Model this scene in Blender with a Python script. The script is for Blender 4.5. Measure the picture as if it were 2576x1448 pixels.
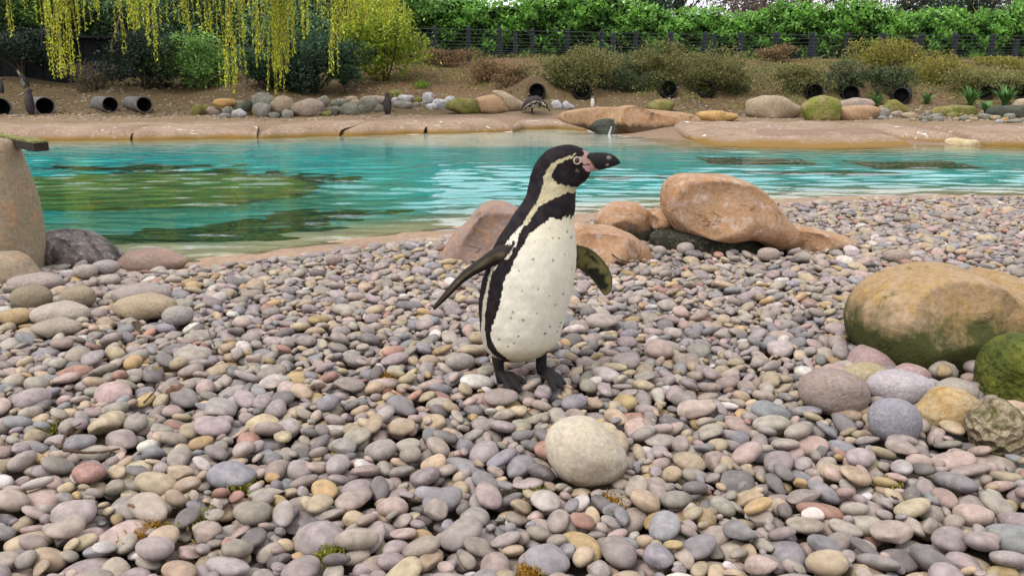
import bpy, bmesh, math, random
import numpy as np
from mathutils import Vector, Matrix, kdtree

# ------------------------------------------------------------------ camera, sky, sun, exposure
for o in list(bpy.data.objects):
    bpy.data.objects.remove(o)
SC = bpy.context.scene
COL = SC.collection
R = math.radians
CAMZ = 0.75                 # eye height above the pebbles (m)
FPX = 2143.0                # focal length in pixels of a 2575 x 1448 picture
PITCH = math.atan(503.0 / FPX)
cam_d = bpy.data.cameras.new('camera')
cam = bpy.data.objects.new('camera', cam_d); COL.objects.link(cam)
cam.location = (0, 0, CAMZ); cam.rotation_euler = (R(90) - PITCH, 0, 0)
cam_d.sensor_width = 36; cam_d.lens = 36 * FPX / 2575
cam_d.clip_start = 0.05; cam_d.clip_end = 2000
SC.camera = cam

SUN_EL, SUN_AZ = R(58), R(-128)     # azimuth clockwise from +Y: the light comes from behind the camera's left
world = bpy.data.worlds.new('World'); SC.world = world; world.use_nodes = True
wn = world.node_tree; wn.nodes.clear()
sky = wn.nodes.new('ShaderNodeTexSky'); sky.sky_type = 'NISHITA'; sky.sun_disc = False
sky.sun_elevation = SUN_EL; sky.sun_rotation = SUN_AZ
sky.air_density = 1.0; sky.dust_density = 7.0; sky.ozone_density = 1.0
hs = wn.nodes.new('ShaderNodeHueSaturation'); hs.inputs['Saturation'].default_value = 0.28
bg = wn.nodes.new('ShaderNodeBackground'); bg.inputs['Strength'].default_value = 0.15
wo = wn.nodes.new('ShaderNodeOutputWorld')
cl = wn.nodes.new('ShaderNodeMix'); cl.data_type = 'RGBA'; cl.inputs[0].default_value = 0.75      # an even white cloud layer over the sky
cl.inputs[7].default_value = (6.3, 6.3, 6.6, 1)
wn.links.new(sky.outputs[0], hs.inputs['Color']); wn.links.new(hs.outputs[0], cl.inputs[6]); wn.links.new(cl.outputs[2], bg.inputs[0]); wn.links.new(bg.outputs[0], wo.inputs[0])
sun_d = bpy.data.lights.new('sun', 'SUN'); sun_d.energy = 1.1; sun_d.angle = R(22); sun_d.color = (1.0, 0.95, 0.88)
sun = bpy.data.objects.new('sun', sun_d); COL.objects.link(sun)
sv = Vector((math.sin(SUN_AZ) * math.cos(SUN_EL), math.cos(SUN_AZ) * math.cos(SUN_EL), math.sin(SUN_EL)))
sun.rotation_euler = sv.to_track_quat('Z', 'Y').to_euler(); sun.location = sv * 50
SC.view_settings.view_transform = 'Standard'; SC.view_settings.look = 'None'
SC.view_settings.exposure = 0.80; SC.view_settings.gamma = 1.0
SC.view_settings.use_curve_mapping = False
SC.render.engine = 'CYCLES'
SC.cycles.max_bounces = 8; SC.cycles.transparent_max_bounces = 8
SC.cycles.use_denoising = True

RNG = np.random.default_rng(7)
random.seed(7)

# ------------------------------------------------------------------ pixel -> place
CP, SP = math.cos(PITCH), math.sin(PITCH)
def ray(px, py):
    x = (px - 1287.5) / FPX; t = (py - 724.0) / FPX
    return np.array([x, CP - t * SP, -SP - t * CP])
def on_z(px, py, z):
    d = ray(px, py); k = (z - CAMZ) / d[2]
    return np.array([d[0] * k, d[1] * k, z])
def on_y(px, py, Y):
    d = ray(px, py); k = Y / d[1]
    return np.array([d[0] * k, Y, CAMZ + d[2] * k])
def px_size(Y):            # metres per picture pixel at distance Y
    return Y / FPX

# ------------------------------------------------------------------ noise, mesh helpers
def snoise(P, scale, seed, octv=3):
    r = np.random.default_rng(seed); P = np.asarray(P, float); out = np.zeros(P.shape[:-1]); amp = 1.0; tot = 0
    for o in range(octv):
        acc = 0
        for k in range(6):
            d = r.normal(size=P.shape[-1]); d /= np.linalg.norm(d)
            acc = acc + np.sin((P @ d) * scale * (0.7 + 0.6 * r.random()) * 2.2 + r.random() * 6.283)
        out = out + amp * acc / 3.4; tot += amp; amp *= 0.5; scale *= 2.1
    return out / tot
def smooth(t):
    t = np.clip(t, 0, 1); return t * t * (3 - 2 * t)

def mesh_np(name, V, F, col=None, smooth_sh=True, mats=()):
    V = np.asarray(V, np.float32); F = np.asarray(F, np.int32)
    me = bpy.data.meshes.new(name); n = F.shape[1]
    me.vertices.add(len(V)); me.vertices.foreach_set('co', V.ravel())
    me.loops.add(F.size); me.loops.foreach_set('vertex_index', F.ravel())
    me.polygons.add(len(F)); me.polygons.foreach_set('loop_start', np.arange(len(F), dtype=np.int32) * n)
    me.polygons.foreach_set('loop_total', np.full(len(F), n, np.int32))
    me.update(calc_edges=True)
    if col is not None:
        a = me.color_attributes.new('Col', 'FLOAT_COLOR', 'POINT')
        c = np.ones((len(V), 4), np.float32); c[:, :3] = col
        a.data.foreach_set('color', c.ravel())
    me.polygons.foreach_set('use_smooth', np.full(len(F), bool(smooth_sh)))
    for m in mats: me.materials.append(m)
    me.validate(); return me
def add(name, me, parent=None, mat=None, loc=None):
    o = bpy.data.objects.new(name, me); COL.objects.link(o)
    if mat is not None and me is not None and not me.materials: me.materials.append(mat)
    if parent is not None: o.parent = parent
    if loc is not None: o.location = loc
    return o
def thing(name, label, cat, loc=(0, 0, 0), rz=0, group=None):
    o = bpy.data.objects.new(name, None); COL.objects.link(o); o.empty_display_size = 0.05
    o.location = loc; o.rotation_euler = (0, 0, rz); return tag(o, label, cat, group)
def tag(o, label, cat, group=None):
    o['label'] = label; o['category'] = cat
    if group: o['group'] = group
    return o
def local(parent, V):
    V = np.array(V, float); V -= np.array(parent.location); a = -parent.rotation_euler[2]
    if abs(a) > 1e-9:
        c, s = math.cos(a), math.sin(a); x = V[:, 0] * c - V[:, 1] * s; y = V[:, 0] * s + V[:, 1] * c
        V[:, 0] = x; V[:, 1] = y
    return V
_ico = {}
def ico(sub):
    if sub not in _ico:
        bm = bmesh.new(); bmesh.ops.create_icosphere(bm, subdivisions=sub, radius=1.0)
        bm.verts.ensure_lookup_table()
        V = np.array([v.co[:] for v in bm.verts]); F = np.array([[v.index for v in f.verts] for f in bm.faces]); bm.free()
        _ico[sub] = (V, F)
    return _ico[sub]
def tube(pts, rad, seg=8, cap=True):
    pts = [np.array(p, float) for p in pts]; n = len(pts); V = []; F = []
    for i, p in enumerate(pts):
        t = pts[min(i + 1, n - 1)] - pts[max(i - 1, 0)]; t = t / (np.linalg.norm(t) + 1e-9)
        a = np.cross(t, [0, 0, 1.0] if abs(t[2]) < 0.9 else [1.0, 0, 0]); a /= np.linalg.norm(a); b = np.cross(t, a)
        for k in range(seg):
            w = 2 * math.pi * k / seg; V.append(p + rad[i] * (a * math.cos(w) + b * math.sin(w)))
    for i in range(n - 1):
        for k in range(seg):
            k2 = (k + 1) % seg; F.append((i * seg + k, i * seg + k2, (i + 1) * seg + k2, (i + 1) * seg + k))
    return V, F
def join_tubes(ts):
    V = []; F = []
    for v, f in ts:
        b = len(V); V += list(v); F += [tuple(i + b for i in q) for q in f]
    return V, F
def box(x0, x1, y0, y1, z0, z1):
    V = [(x, y, z) for z in (z0, z1) for y in (y0, y1) for x in (x0, x1)]
    F = [(0, 2, 3, 1), (4, 5, 7, 6), (0, 1, 5, 4), (2, 6, 7, 3), (0, 4, 6, 2), (1, 3, 7, 5)]
    return V, F
def in_poly(x, y, poly):
    x = np.asarray(x); y = np.asarray(y); ins = np.zeros(x.shape, bool); n = len(poly); j = n - 1
    for i in range(n):
        xi, yi = poly[i]; xj, yj = poly[j]
        if yi != yj:
            c = ((yi > y) != (yj > y)) & (x < (xj - xi) * (y - yi) / (yj - yi) + xi); ins ^= c
        j = i
    return ins
def poly_dist(x, y, poly, closed=True):
    best = np.full(np.shape(x), 1e9); n = len(poly)
    for i in range(n if closed else n - 1):
        ax, ay = poly[i]; bx, by = poly[(i + 1) % n]; dx, dy = bx - ax, by - ay
        t = np.clip(((x - ax) * dx + (y - ay) * dy) / (dx * dx + dy * dy + 1e-12), 0, 1)
        best = np.minimum(best, np.hypot(x - ax - t * dx, y - ay - t * dy))
    return best

# ------------------------------------------------------------------ materials
TONE = 0.72          # common reflectance level of all surfaces
class NT:
    def __init__(s, name):
        s.m = bpy.data.materials.new(name); s.m.use_nodes = True; s.t = s.m.node_tree; s.t.nodes.clear()
        s.out = s.t.nodes.new('ShaderNodeOutputMaterial')
    def n(s, typ, **kw):
        d = s.t.nodes.new('ShaderNode' + typ)
        for k, v in kw.items(): setattr(d, k, v)
        return d
    def l(s, a, b): s.t.links.new(a, b)
    def set(s, sock, v):
        if hasattr(v, 'is_output') or isinstance(v, bpy.types.NodeSocket): s.l(v, sock)
        elif isinstance(v, (tuple, list)) and len(v) == 3 and sock.type == 'RGBA': sock.default_value = (*v, 1)
        else: sock.default_value = v
    def coord(s, which='Object'): return s.n('TexCoord').outputs[which]
    def mapping(s, vec, scale=(1, 1, 1), rot=(0, 0, 0)):
        m = s.n('Mapping'); s.l(vec, m.inputs[0]); m.inputs['Scale'].default_value = scale; m.inputs['Rotation'].default_value = rot; return m.outputs[0]
    def noise(s, vec, scale, detail=4, rough=0.55, dist=0.0):
        d = s.n('TexNoise'); s.l(vec, d.inputs['Vector']); d.inputs['Scale'].default_value = scale
        d.inputs['Detail'].default_value = detail; d.inputs['Roughness'].default_value = rough; d.inputs['Distortion'].default_value = dist
        return d.outputs['Fac']
    def ramp(s, fac, p0, p1, c0=(0, 0, 0), c1=(1, 1, 1)):
        d = s.n('ValToRGB'); s.l(fac, d.inputs[0]); e = d.color_ramp.elements
        e[0].position = p0; e[1].position = p1; e[0].color = (*c0, 1); e[1].color = (*c1, 1); return d.outputs[0]
    def mix(s, fac, a, b, mode='MIX'):
        d = s.n('Mix', data_type='RGBA', blend_type=mode); s.set(d.inputs[0], fac); s.set(d.inputs[6], a); s.set(d.inputs[7], b); return d.outputs[2]
    def math(s, op, a, b=0.0):
        d = s.n('Math', operation=op); s.set(d.inputs[0], a); s.set(d.inputs[1], b); return d.outputs[0]
    def bump(s, h, strength, dist=0.01):
        d = s.n('Bump'); s.l(h, d.inputs['Height']); d.inputs['Strength'].default_value = strength; d.inputs['Distance'].default_value = dist; return d.outputs[0]
    def attr(s, name='Col', typ='GEOMETRY'):
        d = s.n('Attribute', attribute_name=name, attribute_type=typ); return d.outputs['Color']
    def principled(s, color, rough=0.6, spec=0.3, normal=None, **kw):
        d = s.n('BsdfPrincipled'); s.set(d.inputs['Base Color'], s.mix(1.0, color, (TONE,) * 3, 'MULTIPLY')); s.set(d.inputs['Roughness'], rough)
        d.inputs['Specular IOR Level'].default_value = spec
        if normal is not None: s.l(normal, d.inputs['Normal'])
        for k, v in kw.items(): d.inputs[k].default_value = v
        s.l(d.outputs[0], s.out.inputs[0]); return d

def mat_stone(name, source):             # pebbles; colour from vertex colours or from the object's colour
    k = NT(name)
    base = k.attr('Col') if source == 'vert' else k.n('ObjectInfo').outputs['Color']
    P = k.n('NewGeometry').outputs['Position']
    n1 = k.noise(P, 55, 3); n2 = k.noise(P, 320, 3, 0.7)
    c = k.mix(1.0, base, k.ramp(n1, 0.3, 0.7, (0.70, 0.69, 0.68), (1.22, 1.20, 1.18)), 'MULTIPLY')
    c = k.mix(k.ramp(n2, 0.55, 0.75), c, k.mix(1.0, c, (0.78, 0.72, 0.72), 'MULTIPLY'))
    n4 = k.noise(P, 25, 3, 0.6, 1.0)
    c = k.mix(k.ramp(n4, 0.62, 0.70), c, k.mix(0.35, c, (0.50, 0.40, 0.33)))
    n3 = k.noise(P, 14, 2); c = k.mix(k.ramp(n3, 0.66, 0.78), c, k.mix(0.4, c, (0.55, 0.52, 0.50)))
    v1 = k.noise(P, 38, 2, 0.5, 1.5); vein = k.ramp(k.math('ABSOLUTE', k.math('SUBTRACT', v1, 0.5)), 0.0, 0.010, (1, 1, 1), (0, 0, 0))
    vein = k.math('MULTIPLY', vein, k.ramp(k.noise(P, 9, 1), 0.56, 0.62)); c = k.mix(k.math('MULTIPLY', vein, 0.6), c, (0.62, 0.57, 0.53))
    k.principled(c, k.ramp(n1, 0.3, 0.7, (0.5,) * 3, (0.75,) * 3), 0.3, k.bump(n2, 0.35, 0.002)); return k.m
M = {}
M['pebble_v'] = mat_stone('pebble_mixed', 'vert'); M['pebble_o'] = mat_stone('pebble_single', 'obj')

def mat_rock(name, c1, c2, c3=None, moss=None, moss_amt=0.5, scale=6.0, bump=0.6, stain=None, low=None, low_z=0.0, fine=60, pit=0.0, crack=0.0):
    k = NT(name); P = k.n('NewGeometry').outputs['Position']
    a = k.noise(P, scale, 5, 0.6, 0.4); b = k.noise(P, scale * 4.3, 4, 0.6); f = k.noise(P, fine, 4, 0.7)
    c = k.mix(k.ramp(a, 0.35, 0.65), c1, c2)
    if c3: c = k.mix(k.ramp(b, 0.52, 0.68), c, c3)
    c = k.mix(1.0, c, k.ramp(f, 0.3, 0.7, (0.74,) * 3, (1.18,) * 3), 'MULTIPLY')
    if stain:
        s = k.noise(P, scale * 1.7, 5, 0.65, 1.2); c = k.mix(k.ramp(s, 0.60, 0.72), c, stain)
    if moss:
        s = k.noise(P, scale * 1.3, 5, 0.7, 0.5); c = k.mix(k.ramp(s, 0.62 - moss_amt * 0.35, 0.78 - moss_amt * 0.35), c, moss)
    if low:        # foot colour: growth on the ochre boulder, painted shade on the egg
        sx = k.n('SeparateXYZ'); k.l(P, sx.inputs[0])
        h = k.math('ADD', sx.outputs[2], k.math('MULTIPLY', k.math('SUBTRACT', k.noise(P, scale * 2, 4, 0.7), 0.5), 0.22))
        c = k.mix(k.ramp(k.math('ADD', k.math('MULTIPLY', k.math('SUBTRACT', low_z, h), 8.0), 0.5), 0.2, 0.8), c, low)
    h = k.math('ADD', a, k.math('ADD', k.math('MULTIPLY', b, 0.4), k.math('MULTIPLY', f, 0.14)))
    if crack:
        cn = k.noise(k.mapping(P, (0.5, 0.8, 1.3)), scale * 0.9, 4, 0.6, 0.8); ln_ = k.ramp(k.math('ABSOLUTE', k.math('SUBTRACT', cn, 0.5)), 0.0, 0.012)
        brk = k.ramp(k.noise(P, scale * 1.6, 2), 0.56, 0.63); ln_ = k.math('MAXIMUM', ln_, k.math('SUBTRACT', 1.0, brk))
        c = k.mix(ln_, k.mix(1.0, c, (0.62, 0.55, 0.52), 'MULTIPLY'), c); h = k.math('ADD', h, k.math('MULTIPLY', ln_, crack))
    if pit:
        v = k.n('TexVoronoi'); k.l(P, v.inputs['Vector']); v.inputs['Scale'].default_value = fine * 0.9
        h = k.math('ADD', h, k.math('MULTIPLY', v.outputs['Distance'], pit))
    k.principled(c, 0.8, 0.2, k.bump(h, bump, 0.03)); return k.m
SAND1, SAND2 = (0.40, 0.215, 0.105), (0.46, 0.295, 0.18)
M['sandstone'] = mat_rock('sandstone_orange', SAND1, SAND2, (0.53, 0.41, 0.33), scale=5, stain=(0.33, 0.18, 0.10), crack=0.22)
M['sandstone_low'] = mat_rock('sandstone_dark_foot', SAND1, SAND2, (0.53, 0.41, 0.33), scale=5, low=(0.055, 0.055, 0.035), low_z=0.07, stain=(0.33, 0.17, 0.09), crack=0.22)  # darker towards the bottom
M['mauve_rock'] = mat_rock('mauve_brown_rock', (0.30, 0.205, 0.165), (0.37, 0.27, 0.225), (0.42, 0.25, 0.15), scale=4, crack=0.2)
M['ochre_boulder'] = mat_rock('ochre_boulder', (0.37, 0.235, 0.105), (0.45, 0.32, 0.205), (0.40, 0.265, 0.09), scale=6, low=(0.055, 0.06, 0.015), low_z=0.115, stain=(0.13, 0.11, 0.02), moss=(0.30, 0.185, 0.05), moss_amt=0.2, crack=0.12)
M['moss_rock'] = mat_rock('moss_rock', (0.06, 0.085, 0.012), (0.15, 0.16, 0.025), (0.02, 0.035, 0.006), scale=14, bump=0.8, pit=0.25)
M['dark_foot'] = mat_rock('mossy_shaded_foot', (0.022, 0.024, 0.014), (0.055, 0.052, 0.034), (0.13, 0.12, 0.09), scale=14, bump=1.0)  # moss colour pushed darker so the undercut reads as a shaded hollow
M['grey_rock'] = mat_rock('grey_lichen_rock', (0.17, 0.14, 0.13), (0.27, 0.22, 0.20), (0.42, 0.40, 0.36), moss=(0.045, 0.04, 0.035), moss_amt=0.45, scale=9, bump=0.9)
M['pillar'] = mat_rock('pillar_stone', (0.33, 0.27, 0.17), (0.38, 0.29, 0.21), (0.47, 0.30, 0.16), scale=3.5, stain=(0.20, 0.16, 0.12), bump=0.6, crack=0.3)
M['egg'] = mat_rock('pale_speckled_stone', (0.56, 0.49, 0.37), (0.62, 0.55, 0.45), (0.46, 0.40, 0.33), scale=6, bump=0.25, low=(0.15, 0.09, 0.055), low_z=0.008, fine=110, stain=(0.50, 0.40, 0.28))  # brown low colour paints the shade on the egg's underside
M['rough_tan'] = mat_rock('rough_pitted_stone', (0.35, 0.28, 0.16), (0.45, 0.37, 0.25), (0.22, 0.16, 0.09), scale=16, bump=1.0, moss=(0.13, 0.13, 0.04), moss_amt=0.3, pit=0.9)
M['tan_yellow'] = mat_rock('tan_yellow_stone', (0.47, 0.32, 0.14), (0.52, 0.42, 0.27), (0.40, 0.24, 0.08), scale=12, bump=0.5, low=(0.11, 0.10, 0.03), low_z=-0.01)
M['pool_ledge'] = mat_rock('algae_ledge', (0.06, 0.24, 0.07), (0.13, 0.24, 0.06), (0.28, 0.19, 0.07), scale=1.6, bump=0.2)
M['coping'] = mat_rock('coping_concrete', (0.43, 0.30, 0.215), (0.50, 0.365, 0.27), (0.46, 0.34, 0.20), scale=1.1, bump=0.35, fine=25)
def mat_coping():
    k = NT('coping_stone'); P = k.n('NewGeometry').outputs['Position']
    a = k.noise(P, 1.2, 5, 0.6); f = k.noise(P, 22, 4, 0.7)
    c = k.mix(k.ramp(a, 0.35, 0.65), (0.31, 0.215, 0.15), (0.41, 0.30, 0.22))
    c = k.mix(1.0, c, k.ramp(f, 0.3, 0.7, (0.66,) * 3, (1.28,) * 3), 'MULTIPLY')
    sn_ = k.noise(P, 3.5, 5, 0.7, 1.0); c = k.mix(k.ramp(sn_, 0.56, 0.70), c, k.mix(1.0, c, (0.62, 0.60, 0.52), 'MULTIPLY'))
    d = k.noise(k.mapping(P, (1.1, 1.6, 1.6)), 3.2, 3, 0.6, 1.8)      # bird droppings
    c = k.mix(k.ramp(d, 0.645, 0.68), c, (0.78, 0.75, 0.72))
    sx = k.n('SeparateXYZ'); k.l(P, sx.inputs[0])
    h = k.math('ADD', sx.outputs[2], k.math('MULTIPLY', k.math('SUBTRACT', k.noise(P, 2, 4), 0.5), 0.10))
    c = k.mix(k.ramp(k.math('ADD', k.math('MULTIPLY', h, 8), 0.65), 0.25, 0.75), (0.27, 0.16, 0.045), c)   # algae line above the water
    k.principled(c, 0.92, 0.1, k.bump(f, 0.5, 0.02)); return k.m
M['coping'] = mat_coping()

def mat_ground():
    k = NT('ground_soil'); P = k.n('NewGeometry').outputs['Position']; base = k.attr('Col')
    a = k.noise(P, 1.6, 5, 0.65); f = k.noise(P, 26, 5, 0.75); g = k.noise(P, 9, 4, 0.7, 0.8)
    c = k.mix(1.0, base, k.ramp(f, 0.28, 0.72, (0.62, 0.60, 0.58), (1.32, 1.3, 1.28)), 'MULTIPLY')
    c = k.mix(1.0, c, k.ramp(a, 0.3, 0.7, (0.84, 0.85, 0.85), (1.14, 1.12, 1.10)), 'MULTIPLY')
    c = k.mix(k.ramp(g, 0.64, 0.72), c, k.mix(1.0, c, (0.55, 0.55, 0.45), 'MULTIPLY'))
    k.principled(c, 0.9, 0.15, k.bump(k.math('ADD', f, g), 0.5, 0.03)); return k.m
M['ground'] = mat_ground()
def mat_pool():
    k = NT('pool_floor_paint'); P = k.n('NewGeometry').outputs['Position']; base = k.attr('Col')
    a = k.noise(P, 1.4, 4, 0.6); f = k.noise(P, 7, 4, 0.7, 0.6)
    c = k.mix(1.0, base, k.ramp(a, 0.3, 0.7, (0.88,) * 3, (1.1,) * 3), 'MULTIPLY')
    c = k.mix(1.0, c, k.ramp(f, 0.3, 0.7, (0.9,) * 3, (1.08,) * 3), 'MULTIPLY')
    k.principled(c, 0.7, 0.2); return k.m
M['pool'] = mat_pool()
def mat_water():
    k = NT('pool_water'); P = k.n('NewGeometry').outputs['Position']
    n1 = k.noise(k.mapping(P, (0.6, 1.0, 1.0), (0, 0, R(6))), 16, 2, 0.5, 0.4)
    nrm = k.bump(n1, 1.0, 0.002)
    d = k.n('BsdfGlass'); d.inputs['Roughness'].default_value = 0.0; d.inputs['IOR'].default_value = 1.333
    d.inputs['Color'].default_value = (0.93, 1.0, 1.0, 1); k.l(nrm, d.inputs['Normal']); k.l(d.outputs[0], k.out.inputs[0]); return k.m
M['water'] = mat_water()
def mat_leaf(name, transl=0.35, rough=0.45, spec=0.35):
    k = NT(name); base = k.mix(1.0, k.attr('Col'), (TONE * 1.35,) * 3, 'MULTIPLY')
    p = k.n('BsdfPrincipled'); k.set(p.inputs['Base Color'], base); p.inputs['Roughness'].default_value = rough; p.inputs['Specular IOR Level'].default_value = spec
    t = k.n('BsdfTranslucent'); k.set(t.inputs['Color'], base)
    m = k.n('MixShader'); m.inputs[0].default_value = transl; k.l(p.outputs[0], m.inputs[1]); k.l(t.outputs[0], m.inputs[2]); k.l(m.outputs[0], k.out.inputs[0]); return k.m
M['leaf'] = mat_leaf('leaf'); M['leaf_matt'] = mat_leaf('leaf_matt', 0.3, 0.7, 0.15)
def mat_plain(name, c, rough=0.7, spec=0.25, var=0.25, scale=20, bump=0.2, bd=0.01):
    k = NT(name); P = k.n('NewGeometry').outputs['Position']; f = k.noise(P, scale, 4, 0.65)
    cc = k.mix(1.0, c, k.ramp(f, 0.3, 0.7, (1 - var,) * 3, (1 + var,) * 3), 'MULTIPLY')
    k.principled(cc, rough, spec, k.bump(f, bump, bd)); return k.m
M['bark'] = mat_plain('bark', (0.075, 0.055, 0.038), 0.9, 0.1, 0.4, 14, 0.6, 0.02)
M['bark_pale'] = mat_plain('bark_pale', (0.17, 0.14, 0.085), 0.9, 0.1, 0.4, 14, 0.6, 0.02)
M['bark_purple'] = mat_plain('bare_twigs', (0.13, 0.095, 0.085), 0.9, 0.1, 0.3, 14, 0.4, 0.02)
M['core'] = mat_plain('inner_shade', (0.018, 0.024, 0.012), 0.95, 0.05, 0.5, 8, 0.5, 0.05)  # near-black fill colour standing for the shade inside hedge and thicket
M['post'] = mat_plain('dark_fence_post', (0.030, 0.036, 0.045), 0.8, 0.2, 0.3, 9, 0.3, 0.01)
M['wire'] = mat_plain('fence_wire', (0.05, 0.055, 0.062), 0.5, 0.4, 0.2, 9, 0.0)
M['dark_wall'] = mat_plain('dark_boards', (0.010, 0.013, 0.014), 0.85, 0.15, 0.5, 4, 0.4, 0.02)
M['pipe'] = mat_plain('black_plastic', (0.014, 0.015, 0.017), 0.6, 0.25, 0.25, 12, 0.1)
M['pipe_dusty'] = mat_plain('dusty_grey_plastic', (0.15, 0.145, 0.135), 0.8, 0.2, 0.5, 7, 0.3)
M['wood_dark'] = mat_plain('old_dark_wood', (0.040, 0.030, 0.022), 0.85, 0.15, 0.4, 30, 0.5, 0.004)
M['wood_moss'] = mat_plain('mossy_wood', (0.20, 0.20, 0.07), 0.9, 0.1, 0.5, 22, 0.7, 0.006)
M['twig'] = mat_plain('dry_twig', (0.11, 0.07, 0.045), 0.9, 0.1, 0.3, 60, 0.3, 0.002)
M['grate'] = mat_plain('drain_grate', (0.018, 0.030, 0.028), 0.8, 0.2, 0.4, 20, 0.2)
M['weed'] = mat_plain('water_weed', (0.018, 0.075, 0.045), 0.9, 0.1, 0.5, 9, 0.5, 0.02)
M['foam'] = mat_plain('falling_water', (0.45, 0.48, 0.48), 0.25, 0.5, 0.1, 30, 0.4, 0.01)
M['moss_tuft'] = mat_leaf('moss_tuft', 0.2, 0.9, 0.05)
M['vcol_matt'] = (lambda k: (k.principled(k.attr('Col'), 0.7, 0.2), k.m)[1])(NT('coloured_matt'))

# ------------------------------------------------------------------ the pool, the beach and the far bank (one height field)
WZ = -0.08
near_px = [(-900, 640), (-200, 640), (110, 640), (300, 640), (450, 657), (560, 643), (700, 626), (900, 598), (1060, 579), (1160, 569), (1300, 552),
           (1450, 536), (1560, 527), (1750, 512), (1980, 499), (2150, 492), (2300, 489), (2575, 488), (3400, 488)]
far_px = [(3400, 372), (2575, 371), (2470, 368), (2300, 364), (2100, 371), (1800, 366), (1700, 350), (1560, 343), (1500, 331), (1400, 323), (1310, 325),
          (1285, 332), (1070, 337), (860, 342), (650, 348), (330, 353), (60, 354), (-700, 356)]
NEAR = [tuple(on_z(x, y, WZ)[:2]) for x, y in near_px]
FAR = [tuple(on_z(x, y, WZ)[:2]) for x, y in far_px]
POOL = NEAR + FAR
peb_px = [(-700, 652), (110, 655), (310, 660), (450, 673), (560, 660), (700, 646), (900, 621), (1060, 603), (1150, 598), (1300, 578), (1450, 562), (1640, 552),
          (1800, 536), (1990, 522), (2150, 515), (2300, 508), (2575, 507), (3300, 507)]
PEB = [tuple(on_z(x, y, -0.04)[:2]) for x, y in peb_px]
PEBP = PEB + [(6.0, 0.4), (-6.0, 0.4)]

def edge_sd(x, y):          # + on land, - in the water
    d = poly_dist(x, y, POOL); return np.where(in_poly(x, y, POOL), -d, d)
def bank(y, x):
    yy = y + 0.35 * np.sin(x * 0.7) + 0.25 * np.sin(x * 1.9 + 1) - np.clip(x, 0, 12) * 0.12
    return np.interp(yy, [15, 17, 19.3, 20.3, 21.6, 23.2, 25, 27, 30], [0.0, 0.02, 0.10, 0.30, 0.62, 1.05, 1.45, 1.55, 1.55])
MOUNDS = []                 # soil heaped over the nest pipes: (x, y of the mouth, radius)
def gz(x, y):               # height of the finished surface
    x = np.asarray(x, float); y = np.asarray(y, float)
    s = edge_sd(x, y); far = y > 8.6
    zn = WZ + 0.08 * smooth(s / 0.9) + 0.006 * snoise(np.stack([x, y], -1), 1.3, 5, 2) * smooth((s - 0.3) / 1.0)
    zf = WZ + 0.17 * smooth(s / 1.4) + bank(y, x) + 0.035 * snoise(np.stack([x, y], -1), 1.1, 6, 3) * smooth((s - 1.5) / 2)
    for (mx_, my_, mr_, mz_) in MOUNDS:
        zf = zf + 1.9 * mr_ * np.exp(-((x - mx_) / 0.42) ** 2) * smooth((y - my_ - 0.04) / 0.4) * (1 - smooth((y - my_ - 0.5) / 1.8))
        hole = np.exp(-((x - mx_) / (0.95 * mr_)) ** 4) * smooth((y - my_ + 0.25) / 0.12) * (1 - smooth((y - my_ - 0.32) / 0.12)); zf = zf * (1 - hole) + (mz_ - 0.03) * hole
    dn = np.clip(-s, 0, 9)
    shelf = np.exp(-((x - 0.3) / 2.2) ** 2) * smooth((y - 12.4) / 1.6)       # pale shelf below the little outlet
    z_in = WZ - (0.80 - 0.745 * shelf) * (1 - np.exp(-(dn / 1.7) ** 1.35)) 
    return np.where(s < 0, z_in, np.where(far, zf, zn))
def ground_hit(px, py, start=1.0):
    d = ray(px, py); k = np.arange(start, 60, 0.02); P = np.array([0, 0, CAMZ]) + k[:, None] * d
    z = gz(P[:, 0], P[:, 1]); i = np.argmax(P[:, 2] <= np.maximum(z, WZ))
    return P[i]

RPIPES = [(1350, 230, 19.5), (1464, 228, 20.5), (1681, 224, 20.5), (1777, 224, 20.5), (2049, 232, 20), (2139, 235, 19.5), (2266, 241, 19.5), (2478, 233, 17), (2566, 230, 17)]
RPOS = [ground_hit(px, py + rr * 0.9, 8.0) for px, py, rr in RPIPES]
MOUNDS = [(p[0], p[1], rr * px_size(p[1]), on_y(px, py, p[1] - 0.06)[2] - rr * px_size(p[1])) for p, (px, py, rr) in zip(RPOS, RPIPES)]

def spaced(segs):
    out = []
    for a, b, n in segs: out += list(np.linspace(a, b, n, endpoint=False))
    return np.array(out + [segs[-1][1]])
xs = spaced([(-300, -40, 12), (-40, -13, 26), (-13, -6, 70), (-6, 7, 200), (7, 14, 70), (14, 40, 26), (40, 300, 12)])
ys = spaced([(-30, 0, 14), (0, 2.5, 14), (2.5, 8, 90), (8, 20, 110), (20, 28, 60), (28, 40, 12), (40, 400, 12)])
GX, GY = np.meshgrid(xs, ys); S = edge_sd(GX, GY); GZ = gz(GX, GY)
ip = in_poly(GX, GY, PEBP) & (S > 0); dp = poly_dist(GX, GY, PEBP)
GZ = np.where(ip, GZ - 0.055 * smooth(dp / 0.10), GZ)
nx_, ny_ = len(xs), len(ys)
V = np.stack([GX, GY, GZ], -1).reshape(-1, 3)
idx = np.arange(nx_ * ny_).reshape(ny_, nx_)
F = np.stack([idx[:-1, :-1], idx[:-1, 1:], idx[1:, 1:], idx[1:, :-1]], -1).reshape(-1, 4)
x, y, s = GX.ravel(), GY.ravel(), S.ravel(); P2 = np.stack([x, y], -1)
nA = snoise(P2, 0.9, 11, 4); nB = snoise(P2, 2.6, 12, 3)
def lerp(a, b, t): return a + (b - a) * t[:, None]
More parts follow.
